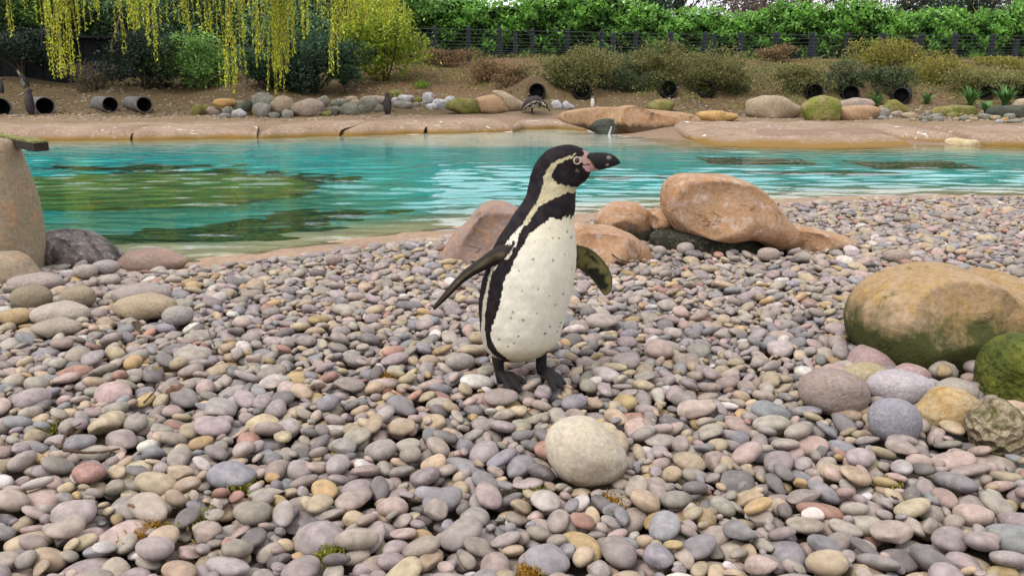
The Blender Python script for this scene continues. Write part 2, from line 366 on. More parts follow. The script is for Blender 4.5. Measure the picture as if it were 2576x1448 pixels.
sandc = np.array([0.42, 0.30, 0.215]); soil = np.array([0.10, 0.075, 0.055]); gravel = np.array([0.29, 0.21, 0.13]); litter = np.array([0.15, 0.11, 0.058]); dirt = np.array([0.19, 0.125, 0.068])
colg = np.tile(sandc, (len(x), 1))
colg = lerp(colg, np.tile(soil, (len(x), 1)), (ip.ravel() * smooth(dp.ravel() / 0.12)))
farm = (y > 8.6) & (s > 0)
cf = lerp(np.tile(sandc * 0.72, (len(x), 1)), np.tile(gravel, (len(x), 1)), smooth((s - 1.6) / 0.9 + 0.3 * nB))
cf = lerp(cf, np.tile(litter, (len(x), 1)), smooth((y - 18.6) / 1.2 + 0.35 * nB))
cf = lerp(cf, np.tile(dirt, (len(x), 1)), smooth((y - 20.4) / 1.5 + 0.6 * nA) * smooth((x + 6) / 3))
cf = lerp(cf, np.tile([0.13, 0.125, 0.05], (len(x), 1)), smooth((nA - 0.15) * 2.2) * smooth((y - 21) / 2) * smooth((x - 1) / 2) * 0.8)
colg = np.where(farm[:, None], cf, colg)
pale = np.array([0.70, 0.60, 0.42]); turq = np.array([0.03, 0.56, 0.56]); algae = np.array([0.10, 0.16, 0.04])
dep = WZ - GZ.ravel()
colp = lerp(np.tile([0.58, 0.49, 0.33], (len(x), 1)), np.tile([0.16, 0.42, 0.35], (len(x), 1)), smooth((dep - 0.05) / 0.20))
colp = lerp(colp, np.tile(turq, (len(x), 1)), smooth((dep - 0.20) / 0.30))
shelf = np.exp(-((x - 0.3) / 2.2) ** 2) * smooth((y - 12.6) / 1.2)
colp = lerp(colp, np.tile([0.90, 0.84, 0.70], (len(x), 1)), smooth(shelf * 1.8))  # sandy shelf whitened in colour to stand for foam and reflected sky
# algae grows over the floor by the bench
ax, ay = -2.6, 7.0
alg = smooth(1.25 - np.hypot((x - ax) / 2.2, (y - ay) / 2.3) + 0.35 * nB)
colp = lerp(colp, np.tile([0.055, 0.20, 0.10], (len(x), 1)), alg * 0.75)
rs = smooth((y - 10.0) / 1.2) * smooth((x - 1.9) / 0.5) * smooth((0.9 + s) / 0.5)        # brown algae along the far right foot
colp = lerp(colp, np.tile([0.30, 0.21, 0.08], (len(x), 1)), rs * 0.85)
wet = s < 0
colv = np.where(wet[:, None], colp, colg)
fs = s[F].max(1); fin = fs < 0.02
def sub_mesh(name, mask, mat):
    f = F[mask]; u, inv = np.unique(f, return_inverse=True)
    return add(name, mesh_np(name, V[u], inv.reshape(f.shape), colv[u], True, [mat]))
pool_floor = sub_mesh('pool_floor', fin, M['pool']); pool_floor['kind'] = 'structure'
ground = sub_mesh('ground', ~fin, M['ground']); ground['kind'] = 'structure'
# the water surface: real ripples, crests mostly parallel to the shore
wx = spaced([(-16, -7.5, 30), (-7.5, 8.5, 260), (8.5, 16, 30)]); wy = [3.2]
while wy[-1] < 18.4: wy.append(wy[-1] + 0.020 + 0.0022 * max(0, wy[-1] - 4))
wy = np.array(wy); WX, WY = np.meshgrid(wx, wy); wr = np.random.default_rng(15); hz_ = np.zeros_like(WX)
WQX = WX + 0.10 * snoise(np.stack([WX, WY], -1), 0.9, 70, 2); WQY = WY + 0.13 * snoise(np.stack([WX, WY], -1), 0.8, 71, 2)
for k_ in range(30):
    lam = 0.11 * (0.50 / 0.11) ** wr.random(); th = wr.normal() * 0.24 + 0.06; ph = wr.random() * 6.283
    hz_ += 0.0010 * (lam / 0.30) ** 1.1 * np.sin(2 * math.pi / lam * (WQX * math.sin(th) + WQY * math.cos(th)) + ph)
gust = 0.45 + 0.55 * smooth(0.5 + 0.8 * snoise(np.stack([WX * 0.6, WY], -1), 0.35, 72, 2)); calm = 1 - 0.55 * smooth((WY - 8.5) / 4)
gap = 1.0
WV = np.stack([WX, WY, WZ + hz_ * gust * calm * gap], -1).reshape(-1, 3); wi = np.arange(WX.size).reshape(WX.shape)
WF = np.stack([wi[:-1, :-1], wi[:-1, 1:], wi[1:, 1:], wi[1:, :-1]], -1).reshape(-1, 4)
wk = (edge_sd(WV[:, 0], WV[:, 1])[WF].min(1) < 0.5); WF = WF[wk]; wu, winv = np.unique(WF, return_inverse=True)
water = add('water', mesh_np('water', WV[wu], winv.reshape(WF.shape), None, True, [M['water']])); water['kind'] = 'structure'

# ------------------------------------------------------------------ rocks
def rock_mesh(name, outline, Y, depth, mat, sub=5, power=0.85, amp=0.03, nscale=9.0, seed=1, back=1.0, flat_px=True, facets=0, shrink=1.0):
    """outline: picture points of the stone's outer edge, standing at distance Y; depth: half thickness in metres"""
    pts = np.array([on_y(px, py, Y) for px, py in outline]); P = pts[:, [0, 2]]
    A = 0.5 * np.sum(P[:, 0] * np.roll(P[:, 1], -1) - np.roll(P[:, 0], -1) * P[:, 1])
    cx = np.sum((P[:, 0] + np.roll(P[:, 0], -1)) * (P[:, 0] * np.roll(P[:, 1], -1) - np.roll(P[:, 0], -1) * P[:, 1])) / (6 * A)
    cz = np.sum((P[:, 1] + np.roll(P[:, 1], -1)) * (P[:, 0] * np.roll(P[:, 1], -1) - np.roll(P[:, 0], -1) * P[:, 1])) / (6 * A)
    ang = np.linspace(-math.pi, math.pi, 181); Rr = np.zeros(181)
    for i, a in enumerate(ang):           # ray from the centre to the outline
        dx, dz = math.cos(a), math.sin(a); best = 0
        for j in range(len(P)):
            p, q = P[j] - (cx, cz), P[(j + 1) % len(P)] - (cx, cz); e = q - p; den = dx * e[1] - dz * e[0]
            if abs(den) < 1e-12: continue
            t = (p[0] * e[1] - p[1] * e[0]) / den; u = (p[0] * dz - p[1] * dx) / den
            if t > 0 and -1e-6 <= u <= 1 + 1e-6: best = max(best, t)
        Rr[i] = best
    ker = np.array([1, 2, 3, 2, 1.0]); ker /= ker.sum()
    Rr = np.convolve(np.concatenate([Rr[-5:-1], Rr, Rr[1:5]]), ker, 'same')[4:-4]
    N, Fi = ico(sub); th = np.arctan2(N[:, 2], N[:, 0]); cph = np.hypot(N[:, 0], N[:, 2]); Rm = Rr.mean()
    Rt = np.interp(th, ang, Rr); Re = Rm + (Rt - Rm) * cph ** 1.5
    rad = Re * cph ** power * shrink
    cut = np.ones(len(N))
    if facets:                            # flat broken faces
        rf = np.random.default_rng(seed + 900)
        for _ in range(facets):
            d = rf.normal(size=3); d[1] = -abs(d[1]) - 0.25; d /= np.linalg.norm(d); c_ = rf.uniform(0.80, 0.93); tdot = N @ d
            cut = np.minimum(cut, np.where(tdot > c_, c_ / np.maximum(tdot, 1e-6), 1.0))
    rad = rad * (1 - (1 - cut) * np.clip(1.6 * (1 - cph), 0, 1))
    Vx = cx + rad * np.cos(th); Vz = cz + rad * np.sin(th); yy = np.sign(N[:, 1]) * np.abs(N[:, 1]) ** power * depth * cut ** 2
    yy = np.where(yy > 0, yy * back, yy); Vv = np.stack([Vx, Y + yy, Vz], -1)
    size = Rm
    if amp:
        nz_ = snoise(Vv, nscale / max(size * 8, 0.2), seed, 4)
        nn = N / np.linalg.norm(N, axis=1, keepdims=True); Vv = Vv + nn * (nz_ * amp * size)[:, None]
    return Vv, Fi
BLOCK = []        # plan outlines of stones the pebbles must keep clear of: (cx, cy, rx, ry)
def rock(name, label, outline, Y, depth, mat, cat='boulder', parent=None, group=None, block=True, **kw):
    Vv, Fi = rock_mesh(name, outline, Y, depth, mat, **kw)
    base = np.array([Vv[:, 0].mean(), Vv[:, 1].mean(), Vv[:, 2].min()])
    if parent is None:
        o = add(name, mesh_np(name, Vv - base, Fi, None, True, [mat]), None, None, base); tag(o, label, cat, group)
    else:
        o = add(name, mesh_np(name, local(parent, Vv), Fi, None, True, [mat]), parent)
        if label: o['label'] = label
    if block:
        low = Vv[Vv[:, 2] < 0.05]
        if len(low): BLOCK.append(((low[:, 0].min() + low[:, 0].max()) / 2, (low[:, 1].min() + low[:, 1].max()) / 2, np.ptp(low[:, 0]) / 2, np.ptp(low[:, 1]) / 2))
    return o
def cobble(name, label, bb, mat, depth=0.85, cat='stone', roll=0.0, seed=1, zs=0.0, amp=0.10, power=0.92, group=None, sink=0.12, **kw):
    x0, y0, x1, y1 = bb; cx, cy = (x0 + x1) / 2, (y0 + y1) / 2; rx, ry = (x1 - x0) / 2, (y1 - y0) / 2
    foot = on_z(cx, y1 - 0.10 * (y1 - y0), zs)[1]; dm = rx * px_size(foot) * depth; Y = foot + dm * 0.55
    c, s_ = math.cos(roll), math.sin(roll)
    ol = []
    for a in np.linspace(0, 2 * math.pi, 40, endpoint=False):
        ex, ey = math.cos(a), math.sin(a); ex = np.sign(ex) * abs(ex) ** 0.9; ey = np.sign(ey) * abs(ey) ** 0.9
        u, v = rx * ex, ry * ey
        ol.append((cx + u * c - v * s_ * (rx / ry) * 0.5, cy + v * c + u * s_ * (ry / rx) * 0.9))
    return rock(name, label, ol, Y, dm, mat, cat, group=group, amp=amp, seed=seed, power=power, sub=4, nscale=7, **kw)

def tr(pts, ox, oy, k): return [(ox + a * k, oy + b * k) for a, b in pts]
# big orange boulder with its dark undercut foot and low ridge
e3 = lambda p: tr(p, 1379.5, 394.0, 0.306)
ob = thing('boulder', 'big rounded orange sandstone boulder on pebbles with dark undercut foot of moss and painted shade', 'boulder', on_z(1815, 610, 0))
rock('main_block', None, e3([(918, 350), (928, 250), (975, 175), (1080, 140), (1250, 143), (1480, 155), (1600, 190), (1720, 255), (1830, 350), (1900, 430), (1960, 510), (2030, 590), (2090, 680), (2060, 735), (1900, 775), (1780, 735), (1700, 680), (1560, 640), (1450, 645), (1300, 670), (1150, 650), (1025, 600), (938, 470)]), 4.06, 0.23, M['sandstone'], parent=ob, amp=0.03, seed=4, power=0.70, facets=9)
rock('undercut_foot', 'mossy foot painted dark as shade under the overhang', e3([(840, 640), (950, 590), (1200, 600), (1500, 620), (1740, 680), (1800, 760), (1740, 830), (1400, 850), (1050, 840), (850, 760)]), 4.03, 0.12, M['dark_foot'], parent=ob, amp=0.16, seed=5, nscale=14)
rock('low_ridge', None, e3([(1960, 560), (2080, 570), (2250, 610), (2420, 645), (2540, 700), (2520, 760), (2300, 800), (2000, 800), (1960, 690)]), 4.08, 0.14, M['sandstone'], parent=ob, amp=0.05, seed=6, facets=5)
rock('boulder', 'small tan sandstone boulder touching the big orange boulder, dark lower part', e3([(370, 560), (385, 510), (430, 450), (540, 375), (720, 378), (820, 430), (870, 560), (880, 690), (760, 760), (500, 760), (380, 700)]), 4.34, 0.16, M['sandstone_low'], amp=0.05, seed=7, power=0.7, facets=8)
rock('boulder', 'little sandstone lump wedged in front of the big orange boulder', e3([(820, 440), (900, 425), (980, 440), (1040, 500), (1030, 570), (900, 605), (850, 580)]), 4.16, 0.13, M['sandstone'], amp=0.05, seed=8, block=False, facets=5)
rock('boulder', 'low orange sandstone boulder with white splash behind the penguin', e3([(60, 640), (120, 560), (205, 525), (300, 560), (420, 600), (560, 598), (700, 650), (820, 740), (870, 840), (760, 920), (450, 930), (150, 900)]), 3.86, 0.20, M['sandstone'], amp=0.04, seed=9, power=0.72, facets=7)
rock('boulder', 'mauve brown leaning boulder behind the penguin beside the water', tr([(215, 1420), (260, 1320), (340, 1180), (430, 1090), (520, 1020), (580, 940), (640, 870), (720, 795), (830, 770), (950, 790), (1080, 840), (1180, 950), (1300, 1200), (1330, 1450), (1100, 1540), (500, 1540), (260, 1500)], 1051, 328.5, 0.2296), 3.88, 0.18, M['mauve_rock'], amp=0.03, seed=10, power=0.66, facets=6)
# ochre boulder at the right with the heap of stones in front of it
e8 = lambda p: tr(p, 1905.0, 624.0, 0.4083)
oc = thing('boulder', 'large ochre brown boulder with green algae and a groove behind the stone heap', 'boulder', on_z(2420, 900, 0))
rock('main_block', None, e8([(560, 470), (575, 380), (610, 310), (680, 235), (780, 180), (900, 138), (1080, 108), (1250, 112), (1370, 140), (1420, 200), (1480, 280), (1580, 350), (1720, 410), (1850, 500), (1900, 640), (1860, 800), (1600, 900), (1200, 900), (900, 800), (700, 700), (590, 610)]), 2.42, 0.25, M['ochre_boulder'], parent=oc, amp=0.05, nscale=6, seed=11, power=0.72, facets=5, shrink=0.97)
rock('side_lobe', None, e8([(1300, 330), (1330, 180), (1400, 130), (1540, 150), (1700, 215), (1850, 330), (1950, 480), (1950, 700), (1700, 760), (1450, 700)]), 2.62, 0.22, M['ochre_boulder'], parent=oc, amp=0.05, nscale=6, seed=41, power=0.75)
rock('boulder', 'upright stone covered in dark green moss against the ochre boulder', e8([(1375, 900), (1400, 720), (1440, 620), (1520, 555), (1620, 535), (1760, 560), (1880, 700), (1900, 950), (1750, 1080), (1500, 1080), (1390, 1000)]), 2.06, 0.11, M['moss_rock'], amp=0.06, seed=12, nscale=9, facets=6)
def plain_stone(nm, c1, c2, c3, **kw): M[nm] = mat_rock(nm, c1, c2, c3, **{**dict(scale=18, bump=0.35, fine=140), **kw}); return M[nm]
pm = plain_stone('pink_mauve_stone', (0.36, 0.24, 0.225), (0.42, 0.30, 0.28), (0.46, 0.36, 0.33))
rock('stone', 'pink mauve humped stone leaning on the ochre boulder', e8([(500, 735), (560, 700), (610, 640), (680, 600), (760, 600), (820, 640), (890, 730), (880, 800), (700, 830), (520, 790)]), 2.34, 0.085, pm, 'stone', amp=0.04, seed=13)
cobble('stone', 'yellowish flat stone behind the brown grey stone of the heap', (2118, 916, 2245, 978), plain_stone('straw_stone', (0.38, 0.31, 0.17), (0.44, 0.37, 0.25), (0.35, 0.27, 0.14)), seed=14)
cobble('stone', 'large brown grey stone at the pebble edge of the heap', (2011, 931, 2184, 1038), plain_stone('brown_grey_stone', (0.30, 0.235, 0.20), (0.37, 0.30, 0.265), (0.26, 0.20, 0.165)), 0.8, seed=15, amp=0.14, power=0.8)
cobble('stone', 'mauve stone peeping over the pale lilac stone', (2242, 918, 2340, 970), pm, seed=16)
cobble('stone', 'pale lilac oval stone on top of the heap', (2178, 935, 2351, 1012), plain_stone('lilac_stone', (0.42, 0.36, 0.385), (0.50, 0.45, 0.46), (0.55, 0.51, 0.50)), 0.7, seed=17, amp=0.05, roll=0.12)
cobble('stone', 'grey tan stone between lilac stone and mossy stone', (2350, 957, 2460, 1012), plain_stone('grey_tan_stone', (0.36, 0.31, 0.25), (0.41, 0.36, 0.31), (0.33, 0.29, 0.26)), seed=18)
cobble('stone', 'smooth blue grey round stone at the foot of the heap', (2180, 1002, 2314, 1112), plain_stone('blue_grey_stone', (0.27, 0.26, 0.29), (0.33, 0.315, 0.34), (0.37, 0.355, 0.37)), 0.8, seed=19, amp=0.05, roll=0.1)
rock('stone', 'angular yellow tan stone beside the blue grey round stone', e8([(985, 1000), (1060, 930), (1090, 880), (1170, 857), (1280, 880), (1350, 930), (1415, 960), (1330, 1060), (1230, 1140), (1120, 1175), (1020, 1150), (985, 1080)]), 1.87, 0.06, M['tan_yellow'], 'stone', amp=0.05, seed=20)
rock('stone', 'rough pitted tan stone with mossy spots under the mossy upright stone', e8([(1295, 1090), (1320, 1030), (1400, 990), (1450, 940), (1490, 927), (1560, 960), (1640, 1040), (1690, 1130), (1680, 1230), (1560, 1290), (1420, 1300), (1340, 1240)]), 1.74, 0.065, M['rough_tan'], 'stone', amp=0.07, seed=21, nscale=14)
rock('stone', 'large pale speckled egg shaped stone alone on the pebbles', tr([(378, 400), (400, 330), (440, 275), (520, 222), (640, 203), (760, 216), (860, 290), (950, 385), (1018, 470), (1036, 560), (1005, 640), (900, 695), (740, 728), (600, 710), (480, 645), (405, 530)], 1248, 985, 0.3194), 1.585, 0.068, M['egg'], 'stone', amp=0.012, seed=22, power=0.95)
# by the bench
rock('boulder', 'dark grey lichen spotted rock at the water beside the stone pillar', tr([(355, 1010), (370, 950), (420, 918), (560, 908), (700, 935), (820, 985), (960, 1060), (1060, 1140), (1020, 1230), (700, 1260), (420, 1250), (350, 1180)], 0, 315.3, 0.2905), 3.95, 0.18, M['grey_rock'], amp=0.05, seed=23)
rock('boulder', 'flat tan rock by the waterline next to the dark lichen rock', [(290, 660), (320, 632), (370, 627), (430, 634), (475, 655), (460, 675), (380, 682), (310, 678)], 3.85, 0.12, M['mauve_rock'], amp=0.05, seed=24)
for i, (bb, c, lb) in enumerate([
        ((28, 718, 130, 778), (0.28, 0.23, 0.16), 'round olive brown cobble in front of the stone pillar'),
        ((152, 720, 240, 776), (0.33, 0.27, 0.19), 'round tan cobble with a dark underside near the stone pillar'),
        ((284, 742, 446, 800), (0.42, 0.33, 0.22), 'long tan cobble the shape of a loaf'),
        ((406, 770, 484, 818), (0.38, 0.345, 0.31), 'smooth grey egg cobble beside the long tan cobble'),
        ((76, 764, 226, 815), (0.46, 0.39, 0.33), 'broad pale pinkish cobble below the round cobbles'),
        ((0, 775, 78, 815), (0.46, 0.33, 0.19), 'yellow ochre cobble at the end of the row of big cobbles'),
        ((280, 715, 430, 765), (0.36, 0.30, 0.27), 'flat grey mauve cobble behind the long tan cobble'),
        ((20, 690, 158, 730), (0.38, 0.32, 0.28), 'wide mauve grey cobble against the pillar foot'),
        ((80, 805, 205, 842), (0.37, 0.31, 0.25), 'dull brown long cobble with a dark chip'),
        ((230, 655, 300, 690), (0.37, 0.32, 0.30), 'grey cobble before the dark lichen rock'),
        ((185, 665, 245, 700), (0.40, 0.34, 0.29), 'pale brown cobble before the dark lichen rock'),
        ((820, 640, 862, 668), (0.36, 0.27, 0.23), 'brown cobble among pebbles by the sandy rim'),
        ((2220, 628, 2290, 660), (0.36, 0.29, 0.24), 'grey brown cobble beside the low sandstone ridge'),
        ((1905, 623, 1960, 656), (0.42, 0.34, 0.29), 'tan cobble at the foot of the big orange boulder'),
        ((1640, 618, 1676, 642), (0.43, 0.37, 0.32), 'pale cobble under the dark undercut'),
        ((1702, 610, 1746, 640), (0.44, 0.37, 0.33), 'pinkish cobble under the dark undercut')]):
    m = plain_stone('cobble_%d' % i, tuple(v * 0.92 for v in c), tuple(min(v * 1.1, 1) for v in c), tuple(v * 0.8 for v in c))
    cobble('cobble', lb, bb, m, 0.8, 'cobble', seed=40 + i, amp=0.08)
# bench: a stone pillar that carries a mossy plank
bn = thing('bench', 'stone pillar carrying a mossy wooden plank at the edge of the pebbles', 'bench', on_z(20, 690, 0))
rock('pillar', None, [(-150, 347), (-60, 346), (8, 348), (27, 362), (38, 392), (54, 436), (68, 494), (79, 565), (86, 615), (92, 660), (90, 740), (-60, 760), (-210, 740), (-200, 600), (-170, 450)], 3.68, 0.17, M['pillar'], parent=bn, amp=0.02, seed=25, power=0.6, block=True)
rock('pillar_foot', None, [(-130, 660), (-50, 636), (30, 632), (66, 650), (92, 685), (106, 715), (50, 750), (-90, 760), (-150, 720)], 3.42, 0.14, M['pillar'], parent=bn, amp=0.05, seed=26)
A = on_z(84, 362, 0.53); dvec = np.array([-0.675, 0.7375, 0.0]); wv = np.array([0.7375, 0.675, 0.06])
def plank(w0, w1, z0, z1, ln, mat, nm, bumpy=0):
    n = 24; Vq = []; Fq = []
    for i in range(n + 1):
        p = A + dvec * ln * i / n
        for (w, z) in ((w0, z0), (w1, z0), (w1, z1), (w0, z1)):
            j = (0.0012 * math.sin(i * 2.1 + w * 70) + 0.001 * math.sin(i * 5.3)) * (1 + bumpy)
            Vq.append(p + wv * w + np.array([0, 0, z + (j if z == z1 or not bumpy else 0)]))
        if i:
            b = 4 * (i - 1)
            for a_ in range(4): Fq.append((b + a_, b + (a_ + 1) % 4, b + 4 + (a_ + 1) % 4, b + 4 + a_))
    Fq.append((0, 3, 2, 1)); b = 4 * n; Fq.append((b, b + 1, b + 2, b + 3))
    add(nm, mesh_np(nm, local(bn, Vq), Fq, None, False, [mat]), bn)
plank(0.0, 0.055, -0.032, 0.0, 1.05, M['wood_dark'], 'plank')
plank(0.004, 0.055, 0.001, 0.009, 1.03, M['wood_moss'], 'moss_cover', 1)
# under the water
lg = [on_z(px, py, -0.2) for px, py in ((330, 500),)][0]
N, Fi = ico(5); Vl = np.array([lg[0] - 0.2, lg[1] + 0.35, -0.72]) + N * np.array([1.75, 1.35, 0.47]); Vl[:, 2] += 0.03 * snoise(Vl, 3, 3, 3)
o = add('submerged_rock', mesh_np('submerged_rock', Vl - Vl.mean(0), Fi, None, True, [M['pool_ledge']]), None, None, Vl.mean(0)); tag(o, 'broad brown green algae covered rock lying just under the water', 'rock')
def floor_at(px, py): 
    p = on_z(px, py, WZ); d = ray(px, py); d = d / np.linalg.norm(d); sn = math.hypot(d[0], d[1]) / 1.333; t = sn / math.sqrt(1 - sn * sn)
    h = 0.55; hd = np.array([d[0], d[1]]) / math.hypot(d[0], d[1])
    for _ in range(6):
        q = p[:2] + hd * t * h; h = WZ - float(gz(q[0], q[1]))
    return np.array([q[0], q[1], WZ - h])
for px, py, lb in ((1890, 402, 'dark rectangular drain grate on the pool floor nearer the big orange boulder'), (2275, 411, 'dark rectangular drain grate on the pool floor further from the boulder')):
    c = floor_at(px, py); g = thing('drain_grate', lb, 'grate', c + np.array([0, 0, 0.012]))
    w, dpt = 0.62, 0.62
    fr = join_tubes([box(-w, w, -dpt, -dpt + 0.05, 0, 0.05), box(-w, w, dpt - 0.05, dpt, 0, 0.05), box(-w, -w + 0.05, -dpt + 0.05, dpt - 0.05, 0, 0.05), box(w - 0.05, w, -dpt + 0.05, dpt - 0.05, 0, 0.05)])
    add('frame', mesh_np('frame', *fr, None, False, [M['grate']]), g)
    for kx in np.arange(-w + 0.085, w - 0.06, 0.085):
        add('bar', mesh_np('bar', *box(kx, kx + 0.05, -dpt + 0.05, dpt - 0.05, 0.004, 0.045), None, False, [M['grate']]), g)
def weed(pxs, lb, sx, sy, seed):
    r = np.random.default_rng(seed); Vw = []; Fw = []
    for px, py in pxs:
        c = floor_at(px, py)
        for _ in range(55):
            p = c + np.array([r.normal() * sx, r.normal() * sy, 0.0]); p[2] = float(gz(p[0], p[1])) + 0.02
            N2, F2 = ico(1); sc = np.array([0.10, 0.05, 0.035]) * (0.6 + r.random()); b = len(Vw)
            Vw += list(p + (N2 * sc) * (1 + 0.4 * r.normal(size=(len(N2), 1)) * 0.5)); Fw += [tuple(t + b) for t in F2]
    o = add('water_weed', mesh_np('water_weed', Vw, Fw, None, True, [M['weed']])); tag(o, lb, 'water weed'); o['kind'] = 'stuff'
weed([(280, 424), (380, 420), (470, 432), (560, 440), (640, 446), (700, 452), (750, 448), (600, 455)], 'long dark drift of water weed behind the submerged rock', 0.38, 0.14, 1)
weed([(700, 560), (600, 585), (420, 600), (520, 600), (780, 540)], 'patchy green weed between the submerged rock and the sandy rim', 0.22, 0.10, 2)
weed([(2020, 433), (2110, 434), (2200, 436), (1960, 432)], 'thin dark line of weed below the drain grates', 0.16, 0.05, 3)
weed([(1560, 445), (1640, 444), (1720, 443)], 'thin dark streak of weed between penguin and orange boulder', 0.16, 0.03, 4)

# ------------------------------------------------------------------ pebble beach: stones dropped one by one onto a height map
PAL = [((0.335, 0.285, 0.28), 24, 'mauve grey'), ((0.37, 0.32, 0.27), 24, 'warm grey'), ((0.43, 0.32, 0.285), 13, 'pinkish'), ((0.46, 0.36, 0.235), 18, 'tan'),
       ((0.45, 0.31, 0.13), 4, 'ochre'), ((0.235, 0.24, 0.265), 9, 'blue grey'), ((0.14, 0.135, 0.14), 6, 'dark grey'), ((0.62, 0.575, 0.545), 4, 'whitish'),
       ((0.37, 0.185, 0.14), 3, 'brick red'), ((0.31, 0.285, 0.235), 4, 'olive grey')]
pw = np.array([p[1] for p in PAL], float); pw /= pw.sum()
rp = np.random.default_rng(21)
CELL = 0.004; X0, X1, Y0, Y1 = -4.35, 4.35, 0.95, 6.75
NXc, NYc = int((X1 - X0) / CELL), int((Y1 - Y0) / CELL)
gx = X0 + (np.arange(NXc) + 0.5) * CELL; gy = Y0 + (np.arange(NYc) + 0.5) * CELL
H = np.zeros((NYc, NXc), np.float32); OWN = np.full((NYc, NXc), -1, np.int32)
# coarse mask of where pebbles may lie: on the beach, in or near the view, clear of the boulders
cg = 0.02; mx = np.arange(X0, X1, cg) + cg / 2; my = np.arange(Y0, Y1, cg) + cg / 2; MX, MY = np.meshgrid(mx, my)
mk = in_poly(MX, MY, PEBP) & (edge_sd(MX, MY) > 0.06) & (np.abs(MX) < 0.605 * MY + 0.42)
for (bx, by, brx, bry) in BLOCK:
    mk &= ((MX - bx) / max(brx * 0.93, 0.01)) ** 2 + ((MY - by) / max(bry * 0.93, 0.01)) ** 2 > 1
edge_f = smooth(poly_dist(MX, MY, PEB, False) / 0.5)
okc = np.argwhere(mk)
area = len(okc) * cg * cg
FEET = [(1290, 965), (1390, 958)]; FEETW = [on_z(px, py, 0.01)[:2] for px, py in FEET]
PB = []          # x, y, z, a, b, c, yaw, tx, ty, palette
def drop(a, b, c, cand):
    best = None; yaw = rp.random() * math.pi; cs, sn = math.cos(yaw), math.sin(yaw)
    rad = max(a, b); nr = int(rad / CELL) + 1
    for px, py in cand:
        i = int((py - Y0) / CELL); j = int((px - X0) / CELL)
        if i - nr < 0 or j - nr < 0 or i + nr >= NYc or j + nr >= NXc: continue
        h = H[i - nr:i + nr + 1, j - nr:j + nr + 1]
        dx = gx[j - nr:j + nr + 1][None, :] - px; dy = gy[i - nr:i + nr + 1][:, None] - py
        u = dx * cs + dy * sn; v = -dx * sn + dy * cs; r2 = (u / a) ** 2 + (v / b) ** 2; m = r2 < 0.86
        if not m.any(): continue
        hm = h[m]; um = u[m]; vm = v[m]
        tu = np.clip(0.75 * (um * (hm - hm.mean())).sum() / ((um ** 2).sum() + 1e-9), -0.45, 0.45)
        tv = np.clip(0.75 * (vm * (hm - hm.mean())).sum() / ((vm ** 2).sum() + 1e-9), -0.45, 0.45)
        bot = tu * um + tv * vm - c * np.sqrt(1 - r2[m])
        dd = hm - bot; z = 0.8 * dd.max() + 0.2 * np.mean(dd)
        if best is None or z + c < best[0]: best = (z + c, px, py, z, yaw, tu, tv, i, j, nr, m, tu * um + tv * vm + c * np.sqrt(1 - r2[m]))
    return best
TARGET = 0.056
def throw(n, sizes, K, limit):
    for t in range(n):
        a, b, c = sizes()
        q = okc[rp.integers(0, len(okc), K)]
        cand = [(mx[jj] + (rp.random() - 0.5) * cg, my[ii] + (rp.random() - 0.5) * cg) for ii, jj in q]
        # stones are finer towards the water's edge
        f = 0.62 + 0.38 * edge_f[q[0][0], q[0][1]]; a, b, c = a * f, b * f, c * f
        if cand[0][1] > 3.6: a, b, c = a * 1.08, b * 1.08, c * 1.0
        r = drop(a, b, c, cand)
        if r is None or r[0] > limit: continue
        top, px, py, z, yaw, tu, tv, i, j, nr, m, tp = r
        if any((px - fx) ** 2 + (py - fy) ** 2 < 0.006 for fx, fy in FEETW) and top > limit * 0.93: continue
        sub = H[i - nr:i + nr + 1, j - nr:j + nr + 1]; own = OWN[i - nr:i + nr + 1, j - nr:j + nr + 1]
        new = (z + tp).astype(np.float32); old = sub[m]; w = new > old
        old[w] = new[w]; sub[m] = old; ow = own[m]; ow[w] = len(PB); own[m] = ow
        PB.append((px, py, z, a, b, c, yaw, tu, tv))
def size_main():
    L = 0.5 * float(np.clip(np.exp(rp.normal(math.log(0.052), 0.29)), 0.028, 0.105)); w = L * rp.uniform(0.54, 0.88)
    return L, w, min(w, L) * rp.uniform(0.46, 0.74)
def size_small():
    L = 0.5 * rp.uniform(0.020, 0.036); w = L * rp.uniform(0.6, 0.95); return L, w, w * rp.uniform(0.55, 0.85)
n1 = int(area / 0.00190)
throw(int(n1 * 1.0), size_main, 5, 0.16)
throw(int(n1 * 0.8), size_main, 9, 0.074)
throw(int(n1 * 0.6), size_small, 8, 0.055)
PB = np.array(PB); nP = len(PB)
vis = np.bincount(OWN[OWN >= 0], minlength=nP) * CELL * CELL
own_mean = float(np.mean(H[OWN >= 0])); SHIFT = -own_mean - 0.004
seen = vis > 0.00013
PB[:, 2] += SHIFT + gz(PB[:, 0], PB[:, 1])
pal_i = rp.choice(len(PAL), nP, p=pw)
pcol = np.array([PAL[i][0] for i in pal_i]) * rp.uniform(0.72, 1.22, (nP, 1)) * rp.uniform(0.95, 1.05, (nP, 3))
pcol = pcol * 0.80 + 0.20 * np.array([0.40, 0.325, 0.28])
pcol = np.clip(pcol, 0.05, 0.72)
